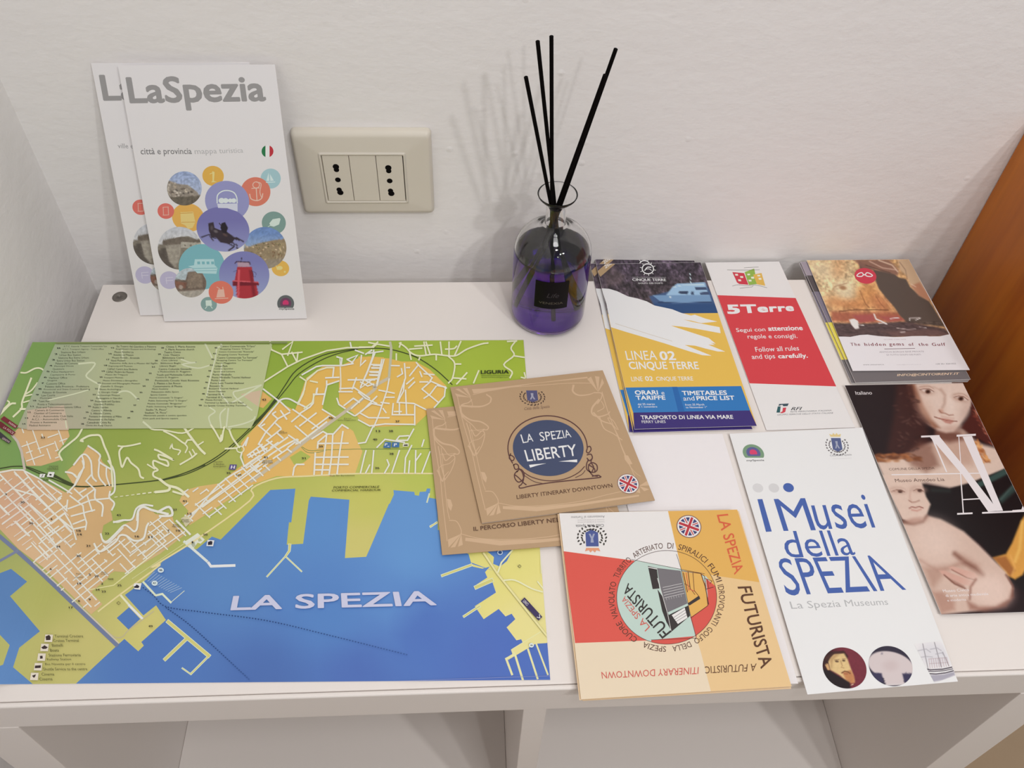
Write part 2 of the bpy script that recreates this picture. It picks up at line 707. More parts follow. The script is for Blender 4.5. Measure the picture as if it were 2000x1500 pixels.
o = link('wood_panel', box_mesh('wood_panel', (0.818, -0.240, FLOOR), (0.845, YW - 0.0005, 0.165), 0.0015), wood)
tag(o, 'orange-brown varnished wood panel standing against the wall right of the white shelf unit', 'wood panel')

# ================================================================== white shelf unit
W, D, T, ZS = 0.7541, 0.390, 0.0350, 0.377
unit = empty('shelf_unit', (W / 2, -D / 2, FLOOR),
             'low white cube shelf unit whose top carries the map and all the leaflets', 'shelf unit')
lac = speckle(principled('white_foil', alb((221, 214, 209)), 0.42, 0.4), 3, 0.012)
BAND = 0.0035
link('top_panel', box_mesh('top_panel', (0, -D + BAND + 0.0003, -T), (W, 0, 0), 0.0007), lac, unit)
link('edge_band', box_mesh('edge_band', (0, -D, -T), (W, -D + BAND, -0.0001), 0.0013, 3), lac, unit)
link('side_panel', box_mesh('side_panel', (0, -D, FLOOR), (T, 0, -T - 0.0004), 0.0006), lac, unit)
link('side_panel', box_mesh('side_panel', (W - T, -D, FLOOR), (W, 0, -T - 0.0004), 0.0006), lac, unit)
link('divider', box_mesh('divider', (W / 2 - 0.008, -D + 0.001, FLOOR + T), (W / 2 + 0.008, -0.001, -T - 0.0004), 0.0006), lac, unit)
for x0, x1 in ((T, W / 2 - 0.008), (W / 2 + 0.008, W - T)):
    link('shelf_board', box_mesh('shelf_board', (x0 + 0.0002, -D + 0.001, -ZS - 0.016), (x1 - 0.0002, -0.001, -ZS), 0.0006), lac, unit)
link('bottom_panel', box_mesh('bottom_panel', (T + 0.0002, -D, FLOOR), (W - T - 0.0002, 0, FLOOR + T - 0.0004), 0.0006), lac, unit)
steel = speckle(principled('dull_steel', alb((120, 114, 108)), 0.45, 0.5, 0.6), 400, 0.15)
cx, cy = 0.0193, -0.0168
sm = lathe('screw_head', [(0.0, 0.00025), (0.0012, 0.00025), (0.0014, 0.0007), (0.0050, 0.0008), (0.0062, 0.0007), (0.0066, 0.0002), (0.0066, -0.0005), (0, -0.0005)], 40, (cx, cy))
link('screw_head', sm, steel, unit)

# ================================================================== wall socket
sock = empty('wall_socket', (0.2485, YW, 0.105), 'cream rectangular wall socket plate with two outlets beside a blank module', 'socket')
plast = speckle(principled('cream_plastic', alb((204, 197, 184)), 0.38, 0.45), 40, 0.01)
dark = principled('black_hole', (0.004, 0.003, 0.003), 0.8, 0.1)
X0, X1, Z0, Z1 = 0.1908, 0.3066, 0.0636, 0.1478
mx0, mx1, mz0, mz1 = 0.2145, 0.2820, 0.0802, 0.1268


def frame_mesh():
    """domed plate with a rectangular opening: rings of points from the wall edge to the opening"""
    def rect(x0, x1, z0, z1, r, y, n=6):
        out = []
        for (cx_, cz_, a0) in ((x1 - r, z1 - r, 0), (x0 + r, z1 - r, 90), (x0 + r, z0 + r, 180), (x1 - r, z0 + r, 270)):
            for i in range(n + 1):
                a = math.radians(a0 + 90 * i / n)
                out.append((cx_ + r * math.cos(a), y, cz_ + r * math.sin(a)))
        return out
    rows = [rect(X0, X1, Z0, Z1, 0.004, YW - 0.0001), rect(X0, X1, Z0, Z1, 0.004, YW - 0.0042),
            rect(X0 + .0006, X1 - .0006, Z0 + .0008, Z1 - .0008, 0.0038, YW - 0.0062),
            rect(X0 + .0020, X1 - .0020, Z0 + .0036, Z1 - .0036, 0.0032, YW - 0.0078),
            rect(X0 + .0028, X1 - .0028, Z0 + .0044, Z1 - .0044, 0.0030, YW - 0.00805),
            rect(X0 + .0040, X1 - .0040, Z0 + .0056, Z1 - .0056, 0.0028, YW - 0.00820),
            rect(mx0 - .0034, mx1 + .0034, mz0 - .0034, mz1 + .0034, 0.0018, YW - 0.0093),
            rect(mx0 - .0024, mx1 + .0024, mz0 - .0024, mz1 + .0024, 0.0018, YW - 0.0094),
            rect(mx0 - .0021, mx1 + .0021, mz0 - .0021, mz1 + .0021, 0.0016, YW - 0.0104),
            rect(mx0 - .0006, mx1 + .0006, mz0 - .0006, mz1 + .0006, 0.0008, YW - 0.0104),
            rect(mx0 - .0004, mx1 + .0004, mz0 - .0004, mz1 + .0004, 0.0008, YW - 0.0060)]
    n = len(rows[0])
    vs = [p for r in rows for p in r]
    fs = [(j * n + i, j * n + (i + 1) % n, (j + 1) * n + (i + 1) % n, (j + 1) * n + i) for j in range(len(rows) - 1) for i in range(n)]
    me = bpy.data.meshes.new('cover_plate')
    me.from_pydata(vs, [], fs)
    bm = bmesh.new(); bm.from_mesh(me); bmesh.ops.recalc_face_normals(bm, faces=bm.faces); bm.to_mesh(me); bm.free()
    me.shade_smooth()
    return me


link('cover_plate', frame_mesh(), plast, sock)
mw = (mx1 - mx0) / 3
hole_px = {0: [[(600, 535), (607, 573)], [(625, 695)], [(640, 815), (655, 850)]],
           2: [[(1240, 548), (1245, 587)], [(1257, 708)], [(1267, 828), (1277, 862)]]}
zc = [0.1165, 0.1035, 0.0905]
for i in range(3):
    a = mx0 + i * mw
    mo = link('outlet_module' if i != 1 else 'blank_module',
              box_mesh('module', (a + 0.0002, YW - 0.0098, mz0), (a + mw - 0.0002, YW - 0.002, mz1), 0.0005), plast, sock)
    if i in hole_px:
        for g in hole_px[i]:
            bm = bmesh.new()
            for k, (u, v) in enumerate(g):
                p = Plane((0, YW - 0.0098, 0), (0, 1, 0)).at(560 + u / 6.25, 240 + v / 6.25)
                big = (len(g) == 1) or (k == (0 if g[0][1] < 650 else 1))
                r = 0.0027 if big else 0.0023
                if len(g) == 1: r = 0.00245
                vv = [bm.verts.new((p[0] + r * math.cos(t), YW - 0.00985 - 0.00002 * k, p[2] + r * math.sin(t))) for t in np.linspace(0, 2 * math.pi, 24, endpoint=False)]
                bm.faces.new(vv)
            me = bpy.data.meshes.new('pin_hole'); bm.to_mesh(me); bm.free()
            link('pin_hole', me, dark, mo)

# ================================================================== reed diffuser
BX, BY = 0.4080, -0.0423
R = 0.0333
dif = empty('reed_diffuser', (BX, BY, 0), 'clear glass diffuser bottle half full of dark violet liquid near the wall', 'bottle')
glass = principled('clear_glass', (1, 1, 1), 0.0, 0.5, trans=1.0, ior=1.45)
outer = [(0.0, 0.0004), (0.024, 0.0), (0.0300, 0.0008), (0.0322, 0.0036), (R, 0.008), (R, 0.0700), (R - 0.0002, 0.0745), (R - 0.0013, 0.0812), (R - 0.0038, 0.0870),
         (R - 0.0080, 0.0925), (0.0205, 0.0962), (0.0150, 0.0988), (0.0110, 0.1004), (0.0088, 0.1025), (0.0083, 0.1060), (0.0083, 0.1200), (0.0088, 0.1228),
         (0.0105, 0.1256), (0.0132, 0.1283), (0.0155, 0.1310), (0.0162, 0.1328), (0.0160, 0.1333),
         (0.0155, 0.1331), (0.0146, 0.1312), (0.0124, 0.1287), (0.0098, 0.1261), (0.0080, 0.1232), (0.0075, 0.1200), (0.0075, 0.1040), (0.0085, 0.1013),
         (0.0140, 0.0981), (0.0198, 0.0953), (R - 0.0088, 0.0916), (R - 0.0048, 0.0864), (R - 0.0025, 0.0808), (R - 0.0014, 0.0743), (R - 0.0012, 0.0690),
         (R - 0.0012, 0.0105), (R - 0.0030, 0.0065), (0.0260, 0.0046), (0.0, 0.0054)]
link('glass_bottle', lathe('glass_bottle', outer, 96, (BX, BY)), glass, dif)
liq = principled('violet_liquid', (0.68, 0.46, 0.90), 0.0, 0.5, trans=1.0, ior=1.36)
nt = liq.node_tree
ab = nt.nodes.new('ShaderNodeVolumeAbsorption')
ab.inputs['Color'].default_value = (0.50, 0.08, 0.84, 1)
ab.inputs['Density'].default_value = 48
vs_ = nt.nodes.new('ShaderNodeVolumeScatter')
vs_.inputs['Color'].default_value = (0.45, 0.14, 1.0, 1)
vs_.inputs['Density'].default_value = 2.5
av = nt.nodes.new('ShaderNodeAddShader')
nt.links.new(ab.outputs[0], av.inputs[0]); nt.links.new(vs_.outputs[0], av.inputs[1])
nt.links.new(av.outputs[0], nt.nodes['Material Output'].inputs['Volume'])
q = 0.0002
lp = [(0.0, 0.0054 - q), (0.0260, 0.0046 - q), (R - 0.0030 + q, 0.0065 - q), (R - 0.0012 + q, 0.0105), (R - 0.0012 + q, 0.0690),
      (R - 0.0014 + q, 0.0743), (R - 0.0016 + q, 0.0764), (R - 0.0034, 0.0761), (0.02, 0.0760), (0.0, 0.0760)]
link('liquid', lathe('liquid', lp, 96, (BX, BY)), liq, dif, )
# label wrapped on the glass
lab = bpy.data.meshes.new('label')
vs, fs = [], []
cdir = math.atan2(CAM[1] - BY, CAM[0] - BX) + math.radians(4)
NL = 24
for j, z in enumerate((0.0375, 0.0680)):
    for i in range(NL + 1):
        a = cdir + math.radians(-25 + 50 * i / NL)
        vs.append((BX + (R + 0.00015) * math.cos(a), BY + (R + 0.00015) * math.sin(a), z))
fs = [(i, i + 1, NL + 2 + i, NL + 1 + i) for i in range(NL)]
lab.from_pydata(vs, [], fs)
lo_ = link('label', lab, principled('black_label', (0.004, 0.003, 0.005), 0.4, 0.15), dif)


def wrap_text(body, u0, u1, z0, z1, col, name, bold=0.0, shear=0.0):
    v, f, _ = glyphs(body, 0, shear)
    a = cdir + np.radians(-25 + 50 * (u0 + (u1 - u0) * v[:, 0]))
    z = z0 + (z1 - z0) * v[:, 1]
    me = bpy.data.meshes.new(name)
    me.from_pydata(np.c_[BX + (R + 0.00022) * np.cos(a), BY + (R + 0.00022) * np.sin(a), z].tolist(), [], f)
    link(name, me, principled(name + '_ink', alb(col), 0.4, 0.5), lo_)


wrap_text('VENEXIA', 0.14, 0.86, 0.0428, 0.0452, (84, 78, 66), 'lettering', 0.01)
wrap_text('Life', 0.36, 0.72, 0.0505, 0.0555, (46, 42, 48), 'script_lettering', 0.0, 0.3)

blk = speckle(principled('black_reed', (0.004, 0.003, 0.003), 0.8, 0.06), 300, 0.3)
reeds = [((1027, 150), 0.2, -0.0020, -0.050), ((1050, 80), 0.2, 0.0012, -0.046), ((1077, 70), 0.2, -0.0035, -0.038), ((1203, 95), 0.2, 0.0028, -0.040), ((1182, 146), 0.2, 0.0010, -0.052)]
neck_px = [(1073, 384), (1082, 386), (1078, 380), (1101, 384), (1094, 388)]
rnames = ['shortest black reed, leftmost in the diffuser bottle', 'black reed leaning left, second from the left in the bottle',
          'tallest black reed standing nearly upright in the bottle', 'longer of the two black reeds leaning right out of the bottle',
          'shorter black reed lying against the longer right-leaning one']
for (tp, _, ny, ty), npx, lb in zip(reeds, neck_px, rnames):
    top = Plane((0, ty, 0), (0, 1, 0)).at(*tp)
    nk = Plane((0, BY + ny, 0), (0, 1, 0)).at(*npx)
    k = (nk[2] - 0.0105) / (top[2] - nk[2])
    bot = nk + (nk - top) * k
    rr = math.hypot(bot[0] - BX, bot[1] - BY)
    if rr > R - 0.0068:
        s_ = (R - 0.0068) / rr
        bot = np.array([BX + (bot[0] - BX) * s_, BY + (bot[1] - BY) * s_, bot[2]])
    ax = Vector(top - bot)
    bm = bmesh.new()
    bmesh.ops.create_cone(bm, cap_ends=True, segments=14, radius1=0.0015, radius2=0.0015, depth=ax.length)
    bmesh.ops.bevel(bm, geom=[e for e in bm.edges if len(e.link_faces) == 2 and abs(e.verts[0].co.z - e.verts[1].co.z) < 1e-6], offset=0.0002, segments=1, affect='EDGES')
    bmesh.ops.transform(bm, matrix=ax.to_track_quat('Z', 'Y').to_matrix().to_4x4(), verts=bm.verts)
    me = bpy.data.meshes.new('reed'); bm.to_mesh(me); bm.free()
    o = link('reed', me, blk)
    o.location = (top + bot) / 2
    tag(o, lb, 'reed', 'black reeds in the diffuser bottle')


# ================================================================== papers
def booklet(name, quad, surf, thick, label, cat, group=None, mat=None, nx=1, ny=1, pages=0, page_col=None):
    """cover sheet on a block of leaves, hung from an empty at its foot"""
    p = surf.at(np.array([q_[0] for q_ in quad]), np.array([q_[1] for q_ in quad]))
    e = empty(name, p.mean(0) - surf.n * thick, label, cat, group)
    ct = 0.00025
    off = lambda d: Plane(surf.p + surf.n * d, surf.n)
    cov = sheet_mesh('cover', quad, surf, ct, nx, ny)
    cov.materials.append(mat or PAPER); cov.materials.append(mat or PAPER)
    c = link('cover', cov, None, e)
    return e, c


def block(e, quad, surf, thick, n=1, inset=1.5, mat=None, gap=0.0, jit=0.8):
    """the leaves below a cover"""
    q = np.array(quad, float)
    mid = q.mean(0)
    th = (thick - 0.0003) / n
    rnd = random.Random(int(q.sum()))
    for i in range(n):
        d = np.array([rnd.uniform(-jit, jit), rnd.uniform(-jit, jit) * 0.5])
        qq = mid + (q - mid) * (1 - inset / np.abs(q - mid).max()) + d
        s2 = Plane(surf.p - surf.n * (0.0003 + th * i), surf.n)
        b = sheet_mesh('leaves', qq.tolist(), s2, th * 0.86)
        b.materials.append(mat or PAPER); b.materials.append(EDGE if mat is None else mat)
        link('leaves', b, None, e)

# ================================================================== the town map
CURL = Curl()
BLm = proj(CURL.X1, -0.3850, 0.0006 + CURL.H)
Q_MAP = [(63.5, 668), (1022.5, 664), (1075, 1328), BLm]
mp_e = empty('town_map', (0.19, -0.23, 0.0), 'large green and blue unfolded town map with LA SPEZIA across the sea', 'map')


def map_sheet():
    # columns follow the fold so that the sheet bends smoothly
    H = homog(UNIT, Q_MAP)
    s_ = [i * .01 for i in range(32)] + [.5, .75, 1]
    t_ = np.linspace(0, 1, 13)
    g = np.array([(a, b) for b in t_ for a in s_])
    p = warp(H, g)
    top = CURL.at(p[:, 0], p[:, 1])
    bot = top - np.array([0, 0, 0.00035])
    n, w = len(top), len(s_)
    fs = []
    for j in range(len(t_) - 1):
        for i in range(w - 1):
            a = j * w + i
            fs += [(a + w, a + w + 1, a + 1, a), (n + a, n + a + 1, n + a + w + 1, n + a + w)]
    for i in range(w - 1):
        fs += [(i, i + 1, n + i + 1, n + i), (n - w + i + 1, n - w + i, 2 * n - w + i, 2 * n - w + i + 1)]
    for j in range(len(t_) - 1):
        fs += [((j + 1) * w, j * w, n + j * w, n + (j + 1) * w), (j * w + w - 1, (j + 1) * w + w - 1, n + (j + 1) * w + w - 1, n + j * w + w - 1)]
    me = bpy.data.meshes.new('map_sheet')
    me.from_pydata(np.vstack([top, bot]).tolist(), [], fs)
    me.shade_smooth()
    return me


sheet = link('sheet', map_sheet(), PAPER, mp_e)
A = Art(Q_MAP)
kA, kB, kC2, kD, kE = K(0, 650, 5), K(350, 650, 5), K(700, 650, 5), K(0, 850, 5), K(300, 850, 5)
kFm, kG, kHm = K(0, 1100, 5), K(400, 1100, 5), K(750, 1000, 3.75)
kL, kMm, kN, kO, kQ, kR2, kP = K(0, 900, 8.333), K(60, 1060, 8.333), K(220, 950, 8.333), K(440, 760, 8.333), K(60, 660, 8.333), K(280, 660, 8.333), K(600, 900, 6.667)


def mixc(stops):
    """colour that runs across the print, from stops (x, y, colour)"""
    P_ = np.array([[x, y] for x, y, _ in stops], float)
    C_ = np.array([c for _, _, c in stops], float)

    def f(x, y):
        d = (np.asarray(x)[:, None] - P_[:, 0]) ** 2 + (np.asarray(y)[:, None] - P_[:, 1]) ** 2 + 400
        w = 1 / d ** 1.5
        return (w @ C_) / w.sum(1)[:, None]
    return f


land = mixc([(60, 700, (122, 160, 78)), (30, 780, (126, 162, 78)), (50, 900, (118, 158, 80)), (250, 870, (146, 166, 62)), (250, 960, (164, 174, 78)), (560, 700, (140, 170, 38)), (560, 760, (146, 174, 46)), (800, 680, (154, 180, 42)), (950, 730, (162, 186, 34)),
             (430, 900, (168, 176, 76)), (720, 880, (178, 188, 84)), (830, 900, (178, 192, 70)), (100, 1150, (176, 178, 88)), (150, 1250, (196, 188, 108)), (60, 1040, (160, 168, 92)), (500, 1010, (188, 188, 84)), (720, 960, (194, 194, 84)), (700, 1060, (202, 194, 104)), (990, 1120, (222, 214, 116)), (1040, 1200, (230, 216, 136)), (300, 1230, (204, 196, 108))])  # printed gradient; the muted left stops also have the glossy sheet's sheen painted in
sea = mixc([(30, 1150, (82, 128, 186)), (30, 1330, (88, 136, 196)), (320, 1300, (74, 118, 188)), (520, 1330, (70, 108, 178)), (450, 1130, (84, 134, 196)), (600, 1000, (84, 140, 204)), (640, 1200, (78, 130, 198)), (800, 1080, (92, 148, 210)), (800, 1000, (92, 148, 210)), (820, 1230, (72, 112, 190)), (950, 1300, (74, 108, 188)), (700, 1320, (72, 108, 184)), (1000, 1280, (72, 108, 190)), (760, 1180, (86, 138, 204))])
orange = mixc([(40, 980, (212, 166, 132)), (130, 1000, (214, 174, 116)), (170, 900, (216, 176, 110)), (90, 880, (214, 174, 120)), (200, 1050, (206, 168, 112)), (350, 980, (216, 180, 110)), (480, 860, (226, 180, 84)), (620, 760, (232, 180, 72)), (780, 760, (234, 182, 72)), (700, 880, (226, 186, 100)), (480, 780, (226, 178, 76)), (100, 1090, (216, 180, 136)), (300, 1080, (206, 176, 122))])  # duller left stops: haze of light reflected off the gloss, mixed into the ink
grey = mixc([(60, 750, (158, 176, 140)), (100, 830, (176, 170, 144)), (250, 760, (178, 186, 140)), (450, 760, (186, 194, 140)), (480, 700, (184, 196, 136))])
ROAD = lambda t: (238, 228, 208) if t else (232, 234, 196)
RL = (226, 232, 186)     # road through green
RW = (244, 229, 214)     # road through the town
P5 = lambda pts, f, s=40: A.grad(pts, f, s)
BIG = [(-240, 640), (1060, 640), (1100, 1360), (-240, 1370)]
P5(BIG, land)
A.up()
coast = kFm('700,1215 1130,815') + [(243, 1248), (270, 1272), (281, 1261), (276, 1254), (324, 1211), (306, 1184), (302, 1164), (280, 1137), (320, 1094), (364, 1068), (384, 1073), (414, 1048), (431, 1054)] + \
    kE('1140,535 1385,522 1345,850 1322,852 1300,1070 1460,1060 1515,640 1535,600 1912,630 1868,1200') + kP('770,1250 1065,560 1145,550 1122,382 1395,405 1410,508 1445,508 1465,405 1545,400 1560,360 1605,362 1580,500 1670,505 1700,900 2000,900') + \
    kHm('300,190 620,310 640,380 800,430 640,370 650,400 720,415 775,400 740,440 757,480 665,540 680,565 795,515 820,590 665,690 640,735 730,785 840,710 890,765 935,745 962,785 898,845 970,940 1005,932 1015,955 930,1010 940,1040 887,1070 1220,1240 1230,1260 60,1300') + [(730, 1400), (140, 1400)]
P5(coast, sea)
# right-hand docks rebuilt as land over the sea
sea2 = [kHm('-60,60 620,310 640,380 650,402 720,415 775,400 740,440 757,480 665,540 680,565 795,515 820,590 580,760 600,775 665,735 730,785 840,710 890,765 935,745 962,785 898,845 970,940 1005,932 1015,955 930,1010 940,1040 887,1070 900,1300 -60,1300')]
P5([(674, 1090), (715, 1088), (772, 960)] + sea2[0][:0] + kP('1700,500 1700,900') + kHm('620,310 640,380 650,402 720,415 775,400 740,440 757,480 665,540 680,565 795,515 820,590 665,690 730,785 840,710 890,765 935,745 962,785 898,845 970,940 1005,932 1015,955 930,1010 940,1040 890,1070 935,1190 1215,1230 1215,1300 -60,1300'), sea)
for t_ in ('-20,330 103,1158', ): pass
P5([(-240, 1150)] + kFm('-60,120 108,55 265,180 98,322 390,665 188,825 128,1015 360,1215 430,1240 430,1400') + [(-240, 1400)], sea)
P5([(-240, 1170)] + kFm('-900,600 0,700 95,800 30,990 -10,1005 -500,1100'), land)
P5(kFm('1140,535 1260,430 1370,545 1255,648'), sea, 60); P5(kFm('1220,310 1390,185 1530,320 1590,300 1670,385 1520,415 1400,510'), sea, 60)
P5(kHm('690,240 860,240 940,280 900,360 850,400 800,380 805,330 770,300'), sea)
P5(kHm('915,1080 975,1045 1110,955 1195,945 1222,1240 940,1240'), sea, 60)
A.up()
DK_ = (218, 212, 142); PL = (216, 228, 196)
S_ = lambda pts, w, c=RL, w2=None: A.stroke(pts, w, c, w2)
M_ = lambda pts, w, c=RL, w2=None: A.smooth(pts, w, c, w2, k=4)
# piers
for off, c in ((2.2, PL), (0, (206, 200, 112))):
    S_([(328, 1214), (408, 1281)], 6 + off, c); S_([(366, 1246), (322, 1288)], 5 + off, c)
    S_([(408, 1281), (373, 1316)], 2.2 + off, c); S_([(373, 1317), (356, 1305)], 1.2 + off, c)
    S_(kE('1330,1070 1325,1130 1290,1180'), 4 + off, c, 2 + off); S_(kE('1290,1180 1108,1380'), 1.2 + off, c); S_(kE('1290,1185 1445,1330'), 1.0 + off, c)
    S_(kHm('640,388 425,466'), 3.5 + off, c); S_(kHm('790,500 672,552'), 6 + off, c); S_(kHm('700,690 585,765'), 3 + off, c)
    S_(kHm('385,80 340,105'), 1.6 + off, c); S_(kP('1590,430 1560,540'), .6 + off, c); S_(kP('1690,800 1605,860'), 1.6 + off, c)
    S_(kHm('1150,880 940,1010 960,1045 1020,1240'), 2 + off, (232, 222, 160)); S_(kHm('960,1040 895,1075 938,1190'), 2.0 + off, (232, 222, 160))
    S_(kHm('1055,1005 1125,1220'), 1.6 + off, (232, 222, 160)); S_(kHm('1115,965 1200,1190'), 1.0 + off, (232, 222, 160))
A.poly(kHm('935,1010 1150,880 1250,930 1190,960 1110,965 975,1045'), (228, 216, 140))
S_(kE('300,1040 440,1160 520,1230'), 5, (214, 222, 216)); S_(kE('535,1245 560,1280 790,1272'), 5.2, (224, 230, 228))
A.poly(kE('310,1035 430,955 500,1020 460,1060 430,1050 385,1110'), (218, 222, 206)); A.poly(kE('430,1010 450,1000 475,1030 440,1040'), (180, 186, 130)); A.poly(kE('360,1055 400,1035 410,1085 385,1095'), (176, 184, 160))
S_(kFm('1400,185 1520,315 1585,300 1668,383'), 4, PL); S_(kFm('1668,383 1800,270'), 1.2, PL)
for i in range(12): S_(kFm(f'{1420 + i * 22},{165 + i * 11} {1510 + i * 24},{85 + i * 14}'), .8, (170, 196, 214))
S_(kFm('1180,315 1280,430'), 4, (226, 226, 190)); S_(kFm('1260,410 1395,545'), 4.4, (222, 226, 226))
A.up()
# built-up districts
P5([(-240, 930)] + kD('0,350 120,330 240,345 640,560 720,490 640,360 720,290 800,190 860,100 975,190 1000,260 1060,310 1090,400 1100,500 1070,590 1110,680 1090,760 1100,830 1010,880 990,990 1010,1040 1190,880 1300,830 1350,720 1450,700 1520,770 1680,780 1700,850 1820,960 1560,1160 1250,1340 1120,1330 1080,1350 1050,1400 890,1530 1000,1650 950,1700 890,1750 420,1290 180,1110 0,920') + [(-240, 1000)], orange)
P5(kA('180,930 300,880 640,860 680,1010 560,1170 600,1240 400,1300 260,1300 200,1100 110,1000'), orange)
P5(kE('300,540 440,500 640,470 800,340 1100,130 1160,0 1500,-200 1600,-100 1300,130 1350,150 1420,40 1560,-60 1700,-20 1750,120 1750,400 1200,400 950,490 350,880 290,830 340,740 250,640'), orange)
P5(kB('620,1190 600,1080 880,760 980,680 1130,760 1200,560 1240,440 1400,330 1600,310 1740,250 1850,230 2000,240 2010,900 1870,920 1690,780 1560,700 1560,480 1450,510 1400,740 1520,820 1170,1100 700,1480 400,1480 640,1310'), orange)
P5(kB('1370,1080 1430,980 1500,990 1600,890 1700,960 1750,1080 1790,1160 1720,1370 920,1400 1100,1260 1330,1180'), orange)
P5(kC2('0,230 300,250 420,280 560,280 700,360 860,520 840,620 740,730 560,900 150,920 0,840'), orange)
A.poly(kB('800,560 905,645 820,735 770,720'), (224, 176, 88))
A.up()
P5(kB('1430,520 1550,480 1560,700 1700,780 1560,800 1400,740'), land)
P5(kD('1120,840 1300,820 1330,700 1150,560 1080,740'), land); P5(kO('1050,1110 1230,1000 1390,1100 1270,1200 1120,1230'), land)
P5(kD('1030,880 1120,850 1210,880 1050,1035 1000,970'), land)
A.up()
# the long arsenal canal and the coast road
M_([(-60, 1000)] + kFm('-60,-310 300,0 720,400 1140,800'), 8, (112, 124, 158)); S_(kFm('-60,10 170,-120'), 5, (120, 130, 160))
M_(kFm('330,0 760,395 1000,620 1120,720 1200,715 1260,650 1500,470'), 2.0, (190, 180, 140)); S_([(66, 1098), (232, 1256)], 2.2, (206, 196, 178))
M_(kFm('960,470 1180,300 1560,20') + kE('-20,1290 400,1030 940,640 960,520 1200,420 1500,400') + [(700, 925), (900, 925)], 3, (226, 212, 150))
S_(kFm('870,260 1110,215 1380,0'), 2, (222, 218, 150)); S_(kN('150,1500 460,1260 700,1070'), 2.4, RL); S_(kN('320,1500 1180,920'), 1.6, (206, 206, 140))
# railways
rw = (62, 74, 34)
M_([(-60, 925)] + kD('0,325 130,305 260,310 400,360 560,420 700,490 900,500 1100,485 1580,435 1800,370 2000,290'), 2.2, rw); M_(kD('260,318 400,380 560,440 700,495 860,505'), 2.4, rw); M_(kD('500,375 620,440 730,490'), 4, rw)
M_(kE('80,435 300,370 520,270 700,150 870,0') + kB('740,880 850,760 950,640 1030,520 1150,360 1400,220 1700,160 1900,150') + kC2('330,165 520,220 640,280 780,380 915,505'), 2.0, rw)
M_(kE('90,440 320,380 540,280 720,160 890,0') + kB('750,900 860,770 970,640 1060,530 1170,400 1380,270 1560,200 1740,160'), 1.8, rw)
M_(kB('720,900 850,770 950,640'), 5, rw)
M_(kO('1250,940 1370,1000 1600,990 2000,980') + kC2('0,1135 330,1135 700,1130'), 1.0, (110, 140, 70)); M_(kO('1240,950 1340,1030 1500,1030 1640,995'), .9, (90, 140, 80))
A.up()
# avenues
M_(kO('420,1500 1000,1080 1260,880 1560,650 2000,330') + kB('1900,560') + kC2('160,520 300,440'), 6, (198, 186, 160))
M_(kC2('310,95 320,180 300,420'), 5, (190, 188, 160)); M_(kB('1570,250 1578,470 1575,560'), 2.2, RW)
M_(kE('300,820 700,520 940,340 1200,150 1400,40') + kB('1160,1080 1440,870'), 3.2, RW)
M_(kE('330,850 640,480 900,310') + kB('640,1310 800,1200 1060,1020'), 3.2, RW)
A.stroke(kA('120,1000 170,1060 210,1160 240,1330'), 5, (196, 184, 170))
A.up()

# --- the dense old town: two families of streets, clipped to its outline
town = kD('0,350 230,340 640,560 700,600 840,680 850,860 830,960 990,1080 1010,1060 1150,1060 1240,1050 1400,1000 1540,860 1690,900 1800,960 1560,1160 1250,1330 1110,1290 1040,1420 880,1540 1000,1650 950,1700 880,1740 420,1290 200,1110 0,900')
town = [(-100, 930)] + town + [(-100, 1010)]


def inside(poly, x, y):
    c = False
    j = len(poly) - 1
    for i in range(len(poly)):
        xi, yi = poly[i]; xj, yj = poly[j]
        if (yi > y) != (yj > y) and x < (xj - xi) * (y - yi) / (yj - yi) + xi: c = not c
        j = i
    return c


def streets(poly, p0, d, step, n, w, col, gap=0.0, seed=1, length=500):
    rnd = random.Random(seed)
    d = np.array(d, float); d /= np.linalg.norm(d)
    for i in range(n):
        s0 = np.array(p0, float) + np.array(step, float) * (i + rnd.uniform(-.12, .12))
        run = []
        t = 0.0
        skip = 0
        while t < length:
            p = s0 + d * t
            if skip <= 0 and inside(poly, *p): run.append(tuple(p))
            else:
                if len(run) > 2: A.stroke([run[0], run[-1]], w, col)
                run = []
            if skip > 0: skip -= 3
            elif gap and rnd.random() < gap: skip = rnd.uniform(8, 26)
            t += 3
        if len(run) > 2: A.stroke([run[0], run[-1]], w, col)


old = kMm('0,0 250,-80 560,-40 900,200 1250,-50 1600,-100 1900,-80 2300,-400 2200,0 1820,330 1560,520 1360,420 1200,600 980,780 1160,1010 900,1080 700,1000 300,560 0,280')
streets(old, kMm('-250,-300')[0], (1.0, 1.08), (13.5, -9.0), 22, 2.5, (240, 226, 214), 0.05, 3)
streets(old, kMm('-100,200')[0], (1.0, -.80), (7.4, 8.0), 20, 2.3, (240, 226, 214), 0.06, 5)
west = kD('0,360 230,350 560,520 640,640 700,930 740,1080 560,1110 420,1290 200,1100 0,900')
streets([(-80, 930)] + west + [(-80, 1010)], (-120, 860), (1.0, 1.04), (21, -8), 11, 3.0, RW, 0.03, 8)
streets([(-80, 930)] + west + [(-80, 1010)], (-60, 955), (1.0, -.72), (16, 17), 11, 2.6, RW, 0.05, 9)
streets(kD('0,640 260,560 330,700 200,900 0,860'), (-30, 990), (1.0, -.70), (8, 9), 8, 2.2, (226, 212, 200), 0.05, 19)
